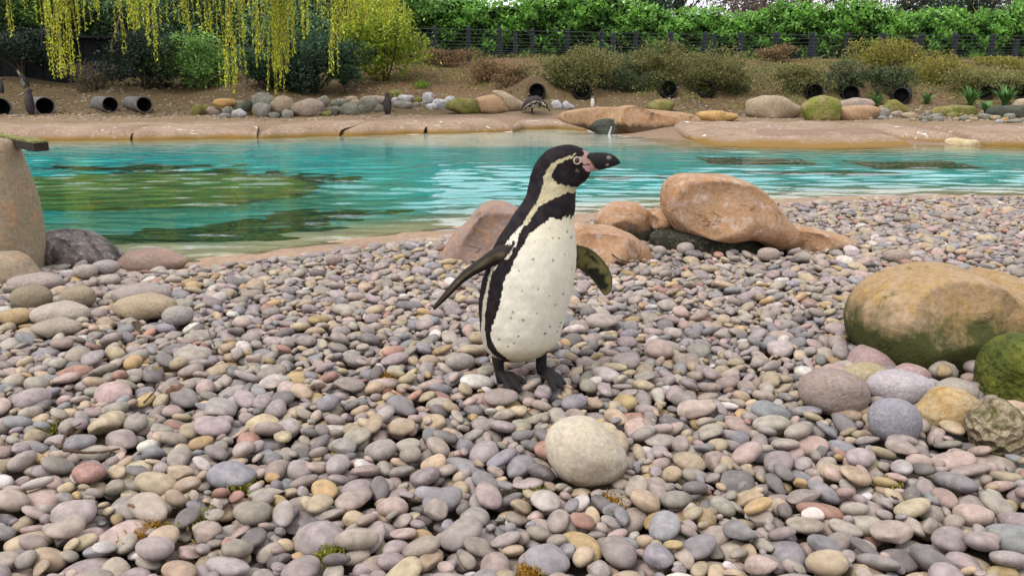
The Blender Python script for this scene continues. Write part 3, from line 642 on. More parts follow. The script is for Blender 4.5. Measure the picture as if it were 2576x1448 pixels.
# pebble shapes
def pebble_shape(sub, seed):
    N, Fi = ico(sub); r = np.random.default_rng(seed); pwr = r.uniform(0.78, 1.0)
    Vv = np.sign(N) * np.abs(N) ** np.array([pwr, pwr, r.uniform(0.85, 1.05)])
    Vv = Vv * (1 + 0.10 * snoise(N, 0.8, seed, 2))[:, None] + 0.03 * snoise(N, 2.2, seed + 50, 2)[:, None] * N
    Vv[:, 0] *= 1 + 0.18 * (r.random() - 0.5) * Vv[:, 1]; Vv[:, 1] *= 1 + 0.35 * (r.random() - 0.5) * Vv[:, 0]
    if seed % 3 == 0:                     # a broken, chipped stone
        Vn = Vv / np.linalg.norm(Vv, axis=1, keepdims=True)
        for _ in range(5):
            d = r.normal(size=3); d /= np.linalg.norm(d); t = Vv @ d; c_ = r.uniform(0.62, 0.85); Vv = Vv - np.maximum(t - c_, 0)[:, None] * d * 0.9
    return Vv / np.abs(Vv).max(0), Fi
NSH = 12
shapes = {s_: [pebble_shape(s_, 100 + i) for i in range(NSH)] for s_ in (2, 3)}
shp = rp.integers(0, NSH, nP)
def rot_of(yaw, tu, tv):
    cs, sn = math.cos(yaw), math.sin(yaw); xa = np.array([cs, sn, 0]); ya = np.array([-sn, cs, 0])
    ex = xa + np.array([0, 0, tu]); ex /= np.linalg.norm(ex); ey = ya + np.array([0, 0, tv]); ey -= ex * (ex @ ey); ey /= np.linalg.norm(ey)
    return np.stack([ex, ey, np.cross(ex, ey)], 1)
ROT = np.array([rot_of(*PB[i, 6:9]) for i in range(nP)])
dist = np.hypot(PB[:, 0], PB[:, 1]); infr = np.abs(PB[:, 0]) < 0.585 * PB[:, 1] + 0.02
score = np.where(seen & infr & (PB[:, 1] > 1.18), vis / dist ** 3, 0)
solo = np.argsort(-score)[:300]
solo_set = np.zeros(nP, bool); solo_set[solo] = True
solo_me = [mesh_np('pebble', sv_[0], sv_[1], None, True, [M['pebble_o']]) for sv_ in shapes[3]]
LAND = [((1290, 985), 'at the penguin\'s feet'), ((1390, 980), 'at the penguin\'s feet'), ((1475, 1190), 'beside the pale egg shaped stone'), ((2100, 1040), 'at the foot of the brown grey stone of the heap'), ((2250, 1110), 'below the blue grey round stone'), ((2400, 1110), 'under the angular yellow tan stone'), ((2500, 1160), 'beside the rough pitted stone'),
        ((370, 1338), 'around the orange moss'), ((500, 1302), 'around the yellow green moss'), ((968, 946), 'by the orange moss patch near the penguin'), ((1545, 1268), 'by the orange moss below the egg shaped stone'), ((220, 1135), 'along the flat brown twig'), ((400, 970), 'by the thin upright twig'), ((830, 1395), 'around the dull foreground moss'), ((610, 1215), 'by the green moss gap'), ((1330, 1440), 'by the rusty foreground moss'), ((1715, 1305), 'near the pale torn leaf')]
LANDW = [(on_z(a, b, 0)[:2], t) for (a, b), t in LAND]
for i in solo:
    o = add('pebble', solo_me[shp[i]]); o.location = PB[i, :3]; o.scale = PB[i, 3:6]
    o.rotation_mode = 'QUATERNION'; o.rotation_quaternion = Matrix(ROT[i].tolist()).to_quaternion(); o.color = (*pcol[i], 1)
    el = PB[i, 3] / PB[i, 4]; big = PB[i, 3] > 0.034
    form = 'long' if el > 1.45 else ('oval' if el > 1.2 else 'rounded')
    c_ = PAL[pal_i[i]][2]; dl, wh = min((math.hypot(PB[i, 0] - w_[0], PB[i, 1] - w_[1]), t_) for w_, t_ in LANDW)
    lb = '%s %s %s pebble %s' % ('large' if big else 'small', form, c_, wh if dl < 0.19 else 'on the open pebble beach')
    tag(o, lb, 'pebble', 'pebbles, ' + lb)
vs, fs_, cs_ = [], [], []; off = 0
for i in np.nonzero(seen & ~solo_set)[0]:
    sh = shapes[3 if dist[i] < 1.62 else 2][shp[i]]
    vv = (sh[0] * PB[i, 3:6]) @ ROT[i].T + PB[i, :3]
    vs.append(vv); fs_.append(sh[1] + off); cs_.append(np.tile(pcol[i], (len(vv), 1))); off += len(vv)
po = add('pebbles', mesh_np('pebbles', np.concatenate(vs), np.concatenate(fs_), np.concatenate(cs_), True, [M['pebble_v']]))
tag(po, 'countless smooth mauve, grey and tan pebbles covering the beach', 'pebbles'); po['kind'] = 'stuff'
print('PEBBLES', nP, int(seen.sum()), 'mean top', own_mean, 'area', area, 'tris', len(po.data.polygons))

# ------------------------------------------------------------------ the penguin on the pebbles
YP = float(on_z(1345, 948, 0.005)[1]) + 0.02
PXM = px_size(YP) / 1.0
def pz(px, py, dy=0.0):
    return on_y(px, py, YP) + np.array([0, dy, 0])
SIL = [(364, 1418, 1441), (367, 1402, 1450), (371, 1390, 1460), (376, 1379, 1469), (382, 1371, 1476), (390, 1362, 1481), (400, 1353, 1484), (412, 1346, 1486), (425, 1340, 1486),
       (434, 1337, 1485), (444, 1333, 1481), (453, 1331, 1475), (462, 1329, 1463), (470, 1327, 1452), (480, 1325.5, 1448), (490, 1324, 1447), (500, 1319, 1447), (510, 1313, 1447), (522, 1304, 1446.5),
       (535, 1294, 1445), (549, 1286, 1442), (563, 1277, 1443), (578, 1266, 1445), (592, 1257, 1447), (610, 1246, 1448.5), (630, 1236, 1449.5), (650, 1229, 1449.5), (677, 1221, 1447), (700, 1214, 1444.5), (727, 1208, 1440),
       (757, 1204, 1432), (777, 1203.5, 1427), (806, 1205, 1419), (822, 1207, 1415), (845, 1210.5, 1408), (857, 1212, 1404), (869, 1215.5, 1395), (879, 1221, 1384), (888, 1228, 1372), (896, 1239, 1350), (902, 1256, 1328), (906, 1278, 1306)]
SIL = np.array(SIL)
DEP = np.array([(364, 10), (367, 18), (371, 23), (376, 28), (382, 32), (390, 35), (400, 37.5), (412, 39), (434, 39), (453, 40), (470, 44), (490, 50), (510, 57), (535, 66), (563, 77), (592, 88), (630, 99), (677, 107), (727, 110), (777, 109), (822, 105), (857, 95), (879, 78), (896, 50), (902, 33), (906, 12)])
FAC = np.array([(364, 82), (455, 80), (480, 68), (520, 52), (560, 42), (620, 38), (906, 38)])     # which way the bird faces, degrees right of the camera
_py = np.arange(364.0, 906.6, 0.5)
def _sm(tab, col):
    v = np.interp(_py, tab[:, 0], tab[:, col]); out = v.copy(); ker = np.exp(-(np.arange(-40, 41) * 0.5 / 7.0) ** 2 / 2); ker /= ker.sum()
    pad = np.concatenate([2 * v[0] - v[40:0:-1], v, 2 * v[-1] - v[-2:-42:-1]]); sm_ = np.convolve(pad, ker, 'valid'); w = smooth((_py - 500) / 60) * smooth((904 - _py) / 12)
    return v * (1 - w) + sm_ * w
PL_, PR_, PD_ = _sm(SIL, 1), _sm(SIL, 2), _sm(DEP, 1)
def ring_shell(rows, segs):
    V = []; UV = []
    for py in rows:
        l = np.interp(py, _py, PL_); r = np.interp(py, _py, PR_); d = np.interp(py, _py, PD_); f = np.interp(py, FAC[:, 0], FAC[:, 1])
        th = np.linspace(-math.pi, math.pi, segs, endpoint=False)          # 0 = towards the camera, + = picture right
        u = (l + r) / 2 + (r - l) / 2 * np.sin(th); w = d * np.cos(th)
        P = np.array([pz(a, py) for a in u]); P[:, 1] -= w * PXM
        al = (np.degrees(th) - f + 180) % 360 - 180; thm = np.radians(f - np.abs(al)); um = (l + r) / 2 + (r - l) / 2 * np.sin(thm)
        back = np.degrees(thm) < -88
        V.append(P); UV.append(np.stack([um, np.full(segs, py), back, u, np.cos(th)], -1))
    n = len(rows); idx = np.arange(n * segs).reshape(n, segs); nx = np.roll(idx, -1, 1)
    F = np.stack([idx[:-1], nx[:-1], nx[1:], idx[1:]], -1).reshape(-1, 4)
    return np.concatenate(V), F, np.concatenate(UV)
hd = lambda p: tr(p, 1313.8, 341.6, 0.14968)
b2 = lambda p: tr(p, 1051.0, 558.4, 0.2091)
b6 = lambda p: tr(p, 1116.7, 656.9, 0.24953)
COLLAR = hd([(925, 278), (900, 288), (760, 318), (620, 368), (480, 458), (390, 570), (350, 680), (345, 780), (295, 920), (245, 1040), (170, 1160), (80, 1290), (-10, 1430)]) + b2([(1170, 70), (1120, 130), (1070, 190), (1045, 225), (1075, 240), (1110, 215), (1150, 165), (1175, 190), (1150, 240), (1170, 245), (1190, 200), (1215, 90), (1275, 0)]) + hd([(60, 1440), (130, 1340), (200, 1250), (250, 1160), (370, 1080), (480, 1030), (580, 990), (740, 920), (880, 945), (960, 900), (940, 850), (830, 840), (700, 800), (570, 770), (500, 710), (470, 640), (510, 570), (560, 480), (660, 410), (790, 360), (880, 320)])
STRIPE = b2([(965, 455), (905, 470), (880, 520), (850, 600), (835, 700), (815, 800), (790, 900), (775, 1050), (760, 1257)]) + b6([(378, 600), (372, 700), (375, 800), (420, 890), (470, 990), (520, 985), (600, 960), (560, 905), (500, 880), (440, 810), (425, 720), (412, 600)]) + b2([(805, 1257), (815, 1050), (830, 950), (845, 830), (860, 720), (880, 610), (915, 530)])
UNDER = b2([(1140, 250), (1110, 290), (1050, 370), (1060, 390), (1105, 350), (1135, 300)])
BELLY = hd([(230, 1450), (330, 1400), (400, 1360), (440, 1310), (500, 1310), (540, 1335), (640, 1345), (700, 1290), (720, 1330), (790, 1275), (830, 1330), (900, 1290)]) + [(1520, 540), (1520, 930), (1300, 930)] + b6([(640, 975), (660, 930), (620, 880), (545, 815), (500, 745), (480, 690), (478, 640), (505, 540), (530, 460), (550, 400), (570, 330), (590, 230), (610, 130), (640, 40)]) + b2([(1095, 540), (1130, 440), (1170, 360), (1210, 280), (1260, 200), (1310, 120), (1360, 60), (1410, 25)])
PINK1 = hd([(985, 240), (1020, 232), (1070, 262), (1115, 300), (1075, 320), (1060, 340), (1090, 390), (1135, 420), (1145, 455), (1010, 470), (1000, 440), (945, 425), (940, 385), (925, 345), (985, 335), (1015, 300), (1020, 265)])
PINK2 = hd([(985, 490), (1060, 478), (1140, 470), (1200, 530), (1280, 575), (1190, 612), (1130, 608), (1060, 575), (1020, 530)])
CHK = hd([(880, 540), (905, 540), (925, 580), (940, 605), (915, 600), (890, 570)])
BLACK = np.array([0.011, 0.0085, 0.011]); BROWN = np.array([0.024, 0.017, 0.019]); CREAM = np.array([0.80, 0.765, 0.64]); COLR = np.array([0.55, 0.49, 0.31]); PINKC = np.array([0.50, 0.31, 0.29])
rq = np.random.default_rng(3)
SPOTS = b2([(1395, 165), (1605, 128), (1680, 135), (1570, 20), (1375, 355), (1600, 375), (1745, 328), (1830, 150), (1780, 75), (1210, 490), (1840, 520), (1245, 715), (1425, 690), (1560, 780), (1730, 785), (1630, 895), (1420, 975), (1140, 955), (1120, 1025), (1258, 1045), (1570, 1155), (1515, 1220), (1205, 1237)]) + b6([(745, 640), (558, 690), (705, 715), (642, 755), (1003, 628), (1050, 570), (1125, 790), (1070, 830), (1160, 565), (1145, 600), (1130, 640)])
def paint_body(UV):
    um, py, back, u, ct = UV.T
    jit = 2.3 * snoise(np.stack([u * 0.45, py * 0.13, ct * 5], -1), 1.6, 31, 3) ; jit2 = 3.2 * snoise(np.stack([u * 0.10, py * 0.05, ct * 4], -1), 2.0, 32, 3)
    X = um + jit; Yq = py + jit2
    mott = snoise(np.stack([u * 0.06, py * 0.05, ct], -1), 2.0, 33, 3)
    c = np.tile(BLACK, (len(um), 1)); c = c + (BROWN - BLACK) * smooth(mott + 0.35)[:, None]
    fr = back < 0.5
    m = in_poly(X, Yq, BELLY) & fr & (py > 530); tone = 0.5 + 0.5 * snoise(np.stack([u * 0.03, py * 0.02], -1), 1.5, 34, 3)
    bc = CREAM * (0.92 + 0.12 * tone)[:, None]
    low = smooth((py - 820) / 80)[:, None]; bc = bc * (1 - low) + bc * np.array([0.95, 0.88, 0.66]) * low
    top = smooth((640 - py) / 80)[:, None] * (0.4 + 0.6 * tone)[:, None]; bc = bc * (1 - 0.5 * top) + bc * np.array([0.97, 0.90, 0.68]) * 0.5 * top
    c = np.where(m[:, None], bc, c)
    m = in_poly(X, Yq, COLLAR) & fr; cc = COLR + (CREAM - COLR) * smooth((py - 540) / 40)[:, None]
    st = 0.92 + 0.09 * np.sin(u * 0.3 + py * 0.6 + 5 * mott) + 0.1 * mott; c = np.where(m[:, None], cc * st[:, None], c)
    for S_ in (STRIPE, UNDER):
        m = in_poly(X, Yq, S_) & fr; c = np.where(m[:, None], np.array([0.55, 0.52, 0.42]), c)
    m = (in_poly(u + jit * 0.3, py + jit2 * 0.3, PINK1) | in_poly(u + jit * 0.3, py + jit2 * 0.3, PINK2)); c = np.where(m[:, None], PINKC * (0.9 + 0.25 * tone)[:, None], c)
    m = in_poly(X, Yq, CHK); c = np.where(m[:, None], np.array([0.22, 0.20, 0.10]), c)
    for k_, (sx, sy) in enumerate(SPOTS):
        d = np.hypot(u + 0.35 * jit - sx, (py + 0.25 * jit2 - sy) / 1.15); rr = 1.9 + 1.1 * ((k_ * 37) % 10) / 10
        t = smooth((rr + 0.8 - d) / 1.6) * (ct > 0) * 0.72; c = c * (1 - t[:, None]) + np.array([0.15, 0.10, 0.08]) * t[:, None]
    d = np.minimum(np.hypot(u - 1262, py - 893) / 22, np.hypot(u - 1375, py - 884) / 24); sp = smooth((1 - d) * 2.5 - 0.6 + 1.6 * mott) * (ct > -0.2); c = c * (1 - 0.8 * sp[:, None]) + np.array([0.06, 0.04, 0.035]) * 0.8 * sp[:, None]
    return c
shells = []
rows = np.concatenate([np.linspace(364, 480, 130), np.linspace(480.8, 906, 470)])
Vb, Fb, UVb = ring_shell(rows, 260); 
bulge = 0.0012 * snoise(Vb, 60, 36, 3); Vb = Vb + (Vb - np.array([Vb[:, 0].mean(), YP, 0])) * 0 + bulge[:, None] * np.array([1, 1, 0])
shells.append((Vb, Fb, paint_body(UVb)))
def loft(sections, segs=28):
    """sections: (centre xyz, axis a xyz, axis b xyz) -> closed shell"""
    V = []
    for c, a, b in sections:
        for k_ in range(segs):
            w = 2 * math.pi * k_ / segs; V.append(np.array(c) + np.array(a) * math.cos(w) + np.array(b) * math.sin(w))
    n = len(sections); F = []
    for i in range(n - 1):
        for k_ in range(segs):
            k2 = (k_ + 1) % segs; F.append((i * segs + k_, i * segs + k2, (i + 1) * segs + k2, (i + 1) * segs + k_))
    b0 = len(V); V.append(np.array(sections[0][0])); V.append(np.array(sections[-1][0]))
    for k_ in range(segs):
        k2 = (k_ + 1) % segs; F.append((b0, k2, k_, k_)); F.append((b0 + 1, (n - 1) * segs + k_, (n - 1) * segs + k2, (n - 1) * segs + k2))
    return np.array(V), np.array(F)
def resample(tab, n):
    tab = np.array(tab, float); t = np.linspace(0, len(tab) - 1, n); i = np.arange(len(tab)); return np.stack([np.interp(t, i, tab[:, k_]) for k_ in range(tab.shape[1])], -1)
# bill
BT = resample([(1452, 390, 438, 18), (1468, 385, 436.5, 18), (1482, 384.5, 434.5, 16.5), (1500, 383, 429.5, 14.5), (1520, 383.5, 425.5, 12.5), (1535, 386.5, 421.5, 10.5), (1545, 391, 418, 8.5), (1552, 396.5, 415, 6.5), (1557.5, 403, 412.5, 4), (1561, 409, 411.5, 1.5)], 90)
secs = []
for x_, t_, b_, w_ in BT:
    c = pz(x_, (t_ + b_) / 2); secs.append((c, (0, w_ * PXM, 0), pz(x_, t_) - c))
Vk, Fk = loft(secs, 64)
pxk = np.repeat(BT[:, 0], 64); top_ = np.repeat(BT[:, 1], 64); bot_ = np.repeat(BT[:, 2], 64); pyk = (top_ + bot_) / 2 - (bot_ - top_) / 2 * np.tile(np.sin(np.linspace(0, 2 * math.pi, 64, endpoint=False)), len(BT))
ck = np.tile(np.array([0.022, 0.019, 0.021]), (len(Vk), 1)); n_ = len(pxk)
def setk(mask, col): ck[:n_][mask] = col
setk(in_poly(pxk, pyk, PINK1) | in_poly(pxk, pyk, PINK2), PINKC)
setk((np.abs(pyk - 411 + (pxk - 1487) * 0.05) < 1.0) & (pxk > 1465) & (pxk < 1490), np.array([0.25, 0.06, 0.06]))
setk(in_poly(pxk, pyk, hd([(1098, 390), (1140, 425), (1150, 470), (1210, 535), (1290, 580), (1230, 545), (1175, 490), (1158, 445), (1130, 405)])), np.array([0.24, 0.16, 0.05]))
for (cx_, cy_, rx_, ry_) in ((1530, 395.5, 6, 4.5), (1526, 414, 5, 4.2)):
    t = smooth(1.4 - np.hypot((pxk - cx_) / rx_, (pyk - cy_) / ry_)); ck[:n_] = ck[:n_] * (1 - 0.7 * t[:, None]) + np.array([0.34, 0.33, 0.29]) * 0.7 * t[:, None]
shells.append((Vk, Fk, ck))
# flippers
def flipper(outer, inner, thick, dy0, dy1, n=80, root=0.0, edge_on=None):
    O = resample(outer, n); I = resample(inner, n); secs = []; T = np.linspace(0, 1, n)
    for o_, i_, t in zip(O, I, T):
        a_ = pz(*o_); b_ = pz(*i_); c = (a_ + b_) / 2; dy = dy0 + (dy1 - dy0) * t
        half = (a_ - b_) / 2; k_ = math.sqrt(max(0.02, 1 - max(0, (t - 0.93) / 0.07) ** 2)) if edge_on is None else 1
        secs.append((c + np.array([0, dy, 0]), half * k_ * 1.02, (0, thick * (1 - 0.55 * t) * k_, 0)))
    return loft(secs, 48)
Vf, Ff = flipper([(1300, 585)] + b2([(1120, 190), (1050, 222), (960, 262), (880, 300), (700, 440), (560, 540), (430, 680), (310, 830), (185, 985)]), [(1310, 660)] + b2([(1160, 400), (1100, 425), (1020, 448), (940, 470), (690, 595), (560, 685), (440, 805), (330, 915), (215, 1020)]), 0.030, -0.055, -0.03, edge_on=1)
d_ = snoise(Vf, 30, 41, 3); ol = np.array([0.17, 0.135, 0.065]); dk = np.array([0.028, 0.022, 0.020])
tt = np.concatenate([np.repeat(np.linspace(0, 1, 80), 48), [0, 1]]); ww = np.concatenate([np.tile(np.cos(np.linspace(0, 2 * math.pi, 48, endpoint=False)), 80), [0, 0]])
pale = smooth(0.75 - np.abs(ww - 0.15) * 1.3 + 0.35 * d_) * smooth((tt - 0.22) / 0.08) * smooth((1.02 - tt) / 0.4); pale = pale * (1 - 0.9 * smooth(1 - np.hypot((tt - 0.42) / 0.16, (ww - 0.1) / 0.35)))
shells.append((Vf, Ff, dk + (ol - dk) * pale[:, None]))
Vf, Ff = flipper([(1400, 612)] + b2([(1895, 308), (1980, 318), (2060, 340), (2140, 385), (2200, 440), (2260, 505), (2300, 560), (2335, 630), (2352, 700), (2356, 760), (2348, 815), (2325, 870), (2290, 905)]), [(1400, 665)] + b2([(1895, 572), (1940, 595), (1980, 620), (2015, 645), (2050, 670), (2095, 710), (2130, 750), (2160, 790), (2185, 825), (2205, 855), (2222, 880), (2235, 897), (2255, 910)]), 0.008, 0.045, 0.02)
d_ = snoise(Vf * np.array([1, 0.3, 1]), 55, 42, 3); d2 = snoise(Vf * np.array([1, 0.3, 1]), 18, 43, 2)
edge_d = smooth((np.abs(ww) - 0.62) / 0.25); tt2 = tt
olive = np.array([0.155, 0.135, 0.045]); dk2 = np.array([0.014, 0.015, 0.010])
core_ = smooth(0.72 + 1.5 * d_ + 0.5 * d2 - np.abs(ww + 0.15) * 0.9) * smooth((0.93 - tt) / 0.2) + smooth((tt - 0.9) / 0.08) * 0.8; slot = smooth(1.3 - np.hypot((tt - 0.33) / 0.11, (ww - 0.45) / 0.2)); dark = np.clip(np.maximum(core_, slot), 0, 1)
cF = olive + (dk2 - olive) * dark[:, None]; cF = cF + (np.array([0.06, 0.045, 0.025]) - cF) * (edge_d * 0.7)[:, None]
shells.append((Vf, Ff, cF))
# legs and webbed feet
FZ = 0.004
def leg(xt, yt, xa, ya, rt, ra, dy):
    T = resample([(xt, yt - 25, rt * 1.25), (xt, yt, rt), ((xt + xa) / 2, (yt + ya) / 2, (rt + ra) / 2 * 0.93), (xa, ya, ra), (xa + 2, ya + 14, ra * 0.9)], 30)
    secs = [(pz(x_, y_, dy), (r_ * PXM, 0, 0), (0, r_ * PXM * 1.05, 0)) for x_, y_, r_ in T]; return loft(secs, 24)
footc = np.array([0.026, 0.022, 0.023])
def foot(heel, toes, dy, web):
    hx, hy = heel; h = pz(hx, hy, dy); h[2] = max(h[2], FZ + 0.012); out = []; tips = []
    for (tx, ty) in toes:
        g = on_z(tx, ty, FZ + 0.007); tips.append(g); P = []
        for t in np.linspace(0, 1, 26):
            p = h * (1 - t) + g * t; p = p + np.array([0, 0, 0.010 * math.sin(min(1, t * 1.15) * math.pi) * (1 - t * 0.3)]); r_ = (0.0125 * (1 - t) + 0.0078 * t) * (1 + 0.16 * math.cos(t * 18)) * (1 if t < 0.9 else (1 - (t - 0.9) * 7.5))
            P.append((p, r_))
        secs = []
        for i_, (p, r_) in enumerate(P):
            tg = P[min(i_ + 1, 25)][0] - P[max(i_ - 1, 0)][0]; tg /= np.linalg.norm(tg); a_ = np.cross(tg, [0, 0, 1]); a_ /= np.linalg.norm(a_); b_ = np.cross(a_, tg); secs.append((p, a_ * r_, b_ * r_ * 0.8))
        out.append(loft(secs, 16))
    for i_ in range(len(tips) - 1):            # web between two toes
        secs = []
        for t in np.linspace(0.05, web, 14):
            a_ = h * (1 - t) + tips[i_] * t; b_ = h * (1 - t) + tips[i_ + 1] * t; up = np.array([0, 0, 0.008 * math.sin(t * math.pi)]); secs.append(((a_ + b_) / 2 + up, (b_ - a_) / 2, (0, 0, 0.0042)))
        out.append(loft(secs, 16))
    return out
legs = [leg(1253, 902, 1259, 938, 15, 12.5, -0.035), leg(1361, 890, 1362, 930, 16, 15, 0.015)]
legs += foot((1262, 950), [(1283, 990), (1312, 984), (1327, 966)], -0.035, 0.80)
legs += foot((1362, 944), [(1398, 984), (1419, 979), (1424, 966)], 0.015, 0.80)
for vv, ff in legs:
    nf = snoise(vv, 60, 44, 2); shells.append((vv, ff, footc * (0.8 + 0.5 * smooth(nf))[:, None] + np.array([0.05, 0.035, 0.035]) * (smooth((vv[:, 2] - 0.05) / 0.03) * smooth(nf))[:, None]))
# one continuous skin: join the shells, remesh, carry the plumage colours over
Vall = []; Fall = []; Call = []; off = 0
for vv, ff, cc in shells:
    Vall.append(vv); Fall += [tuple(dict.fromkeys(int(i_) + off for i_ in q)) for q in ff]; Call.append(cc); off += len(vv)
Vall = np.concatenate(Vall); Call = np.concatenate(Call)
tmp = bpy.data.meshes.new('tmp'); tmp.from_pydata(Vall.tolist(), [], Fall)
# close the top and bottom rings of the trunk
bm = bmesh.new(); bm.from_mesh(tmp); bm.edges.ensure_lookup_table(); bmesh.ops.holes_fill(bm, edges=[e for e in bm.edges if e.is_boundary], sides=0); bmesh.ops.recalc_face_normals(bm, faces=bm.faces); bm.to_mesh(tmp); bm.free()
to = bpy.data.objects.new('tmp', tmp); COL.objects.link(to)
md = to.modifiers.new('r', 'REMESH'); md.mode = 'VOXEL'; md.voxel_size = 0.0024; md.use_smooth_shade = True
sm = to.modifiers.new('s', 'SMOOTH'); sm.factor = 0.5; sm.iterations = 3
dg = bpy.context.evaluated_depsgraph_get(); ev = to.evaluated_get(dg); bme = bpy.data.meshes.new_from_object(ev)
bpy.data.objects.remove(to)
kd = kdtree.KDTree(len(Vall))
for i_, p in enumerate(Vall): kd.insert(p, i_)
kd.balance()
nv = len(bme.vertices); co = np.empty(nv * 3, np.float32); bme.vertices.foreach_get('co', co); co = co.reshape(-1, 3)
cols = np.ones((nv, 4), np.float32)
for i_ in range(nv):
    cols[i_, :3] = Call[kd.find(co[i_])[1]]
ca = bme.color_attributes.new('Col', 'FLOAT_COLOR', 'POINT'); ca.data.foreach_set('color', cols.ravel())
def mat_plumage():
    k = NT('plumage'); P = k.n('NewGeometry').outputs['Position']; base = k.attr('Col')
    f = k.noise(k.mapping(P, (1, 1, 0.32)), 330, 3, 0.6); g = k.noise(P, 60, 3, 0.6)
    c = k.mix(1.0, base, k.ramp(f, 0.3, 0.7, (0.90,) * 3, (1.08,) * 3), 'MULTIPLY')
    c = k.mix(1.0, c, k.ramp(g, 0.3, 0.7, (0.94,) * 3, (1.05,) * 3), 'MULTIPLY')
    k.principled(c, 0.7, 0.12, k.bump(k.math('ADD', f, g), 0.25, 0.002)); return k.m
M['plumage'] = mat_plumage()
bme.polygons.foreach_set('use_smooth', np.ones(len(bme.polygons), bool))
pg = thing('penguin', 'spotted black and white penguin standing on the pebbles with flippers held out', 'penguin', (on_z(1345, 950, 0)[0], YP, 0))
bme.transform(Matrix.Translation(-pg.location)); bme.materials.clear(); bme.materials.append(M['plumage'])
body = add('body', bme, pg)
k = NT('eye_dark'); k.principled((0.035, 0.012, 0.010), 0.08, 0.6); M['eye'] = k.m
k = NT('eye_rim'); k.principled((0.52, 0.48, 0.33), 0.6, 0.3); M['eye_rim'] = k.m
ec = pz(1448.5, 401.5)
for sgn in (-1, 1):
    l = np.interp(401.5, SIL[:, 0], SIL[:, 1]); r = np.interp(401.5, SIL[:, 0], SIL[:, 2]); d = np.interp(401.5, DEP[:, 0], DEP[:, 1])
    st = (1448.5 - (l + r) / 2) / ((r - l) / 2); w = d * math.sqrt(1 - st * st) * PXM
    nrm_ = np.array([st / ((r - l) / 2), sgn * math.sqrt(1 - st * st) / d, 0.10 / d]); nrm_ /= np.linalg.norm(nrm_); tx_ = np.cross([0, 0, 1.0], nrm_); tx_ /= np.linalg.norm(tx_); tz_ = np.cross(nrm_, tx_)
    c = ec + np.array([0, sgn * w, 0]) - nrm_ * 0.0012
    fr_ = lambda q: c + q[:, :1] * tx_ + q[:, 1:2] * nrm_ + q[:, 2:] * tz_
    N, Fi = ico(3); ey = add('eye', mesh_np('eye', local(pg, fr_(N * np.array([0.0064, 0.0042, 0.0064]))), Fi, None, True, [M['eye']]), pg)
    V_ = []; F_ = []; nu, nv_ = 32, 10
    for a_ in range(nu):
        A_ = 2 * math.pi * a_ / nu
        for b_ in range(nv_):
            B_ = 2 * math.pi * b_ / nv_; rr = 0.0083 + 0.0019 * math.cos(B_); V_.append((rr * math.cos(A_), 0.0022 * math.sin(B_) + 0.0010, rr * math.sin(A_)))
            F_.append((a_ * nv_ + b_, ((a_ + 1) % nu) * nv_ + b_, ((a_ + 1) % nu) * nv_ + (b_ + 1) % nv_, a_ * nv_ + (b_ + 1) % nv_))
    rim = add('eye_rim', mesh_np('eye_rim', local(pg, fr_(np.array(V_))), F_, None, True, [M['eye_rim']]), ey)
print('PENGUIN verts', nv)

# ------------------------------------------------------------------ far bank: coping stones of the pool
pe = thing('pool_edge', 'long row of rounded pinkish concrete coping stones along the far water', 'pool edge', (FAR[12][0], FAR[12][1], 0))
FL = np.array(FAR[::-1])                # left to right
def along(px):                          # far waterline point at picture column px
    cols_ = [p[0] for p in far_px[::-1]]; return np.array([np.interp(px, cols_, FL[:, 0]), np.interp(px, cols_, FL[:, 1])])
def coping(p0, p1, prof, seed, joint=0.035, name='coping_stone'):
    n = max(10, int(abs(p1 - p0) / 12)); V = []; F = []; m = len(prof); T = np.linspace(0, 1, n)
    for i, t in enumerate(T):
        px = p0 + (p1 - p0) * t; q = along(px); q2 = along(px + 4); tg = np.array([1.0, 0.0]); nrm = np.array([-0.02, 1.0])
        e = min(t, 1 - t) * abs(p1 - p0) * px_size(q[1]); kz = 1 - 0.5 * math.exp(-((e + 0.0) / 0.07)); 
        for (s_, z_) in prof:
            w = 0.05 * math.sin(px * 0.021 + seed) + 0.03 * math.sin(px * 0.07 + seed * 2); sk = 0.25 * s_ * math.sin(seed * 1.7) * (1 if len(prof) == 9 else 0.3)
            zz = z_ * kz if z_ > 0 else z_; zz += 0.012 * math.sin(px * 0.05 + s_ * 3 + seed) if z_ > 0 else 0
            sh = tg * (joint * (1 - 2 * t)) + tg * sk * (1 if 0 < i < n - 1 else 1)
            V.append((q[0] + nrm[0] * (s_ + w) + sh[0], q[1] + nrm[1] * (s_ + w) + sh[1], zz))
        if i:
            for a in range(m - 1): F.append(((i - 1) * m + a, i * m + a, i * m + a + 1, (i - 1) * m + a + 1))
    for i in (0, n - 1):
        c = len(V); V.append(tuple(np.mean(V[i * m:(i + 1) * m], 0)))
        for a in range(m - 1): F.append((c, i * m + a, i * m + a + 1, i * m + a + 1))
    me = bpy.data.meshes.new(name); me.from_pydata([tuple(v) for v in local(pe, V)], [], [tuple(dict.fromkeys(f)) for f in F])
    me.polygons.foreach_set('use_smooth', np.ones(len(me.polygons), bool)); add(name, me, pe, M['coping'])
PROF = [(-0.10, -0.40), (-0.10, -0.12), (-0.06, -0.03), (0.04, 0.045), (0.25, 0.095), (0.7, 0.125), (1.3, 0.135), (1.9, 0.13), (2.05, 0.04)]
for i, (a, b) in enumerate([(-420, -60), (-60, 334), (334, 652), (652, 862), (862, 1072), (1072, 1284)]): coping(a, b, PROF, i + 1)
PROF2 = [(-0.05, -0.3), (-0.05, -0.02), (0.02, 0.04), (0.2, 0.085), (0.8, 0.11), (1.0, 0.02)]
coping(1286, 1480, [(s_ - 0.3 if z_ < 0.06 else s_ - 0.1, z_) for s_, z_ in PROF2], 8)
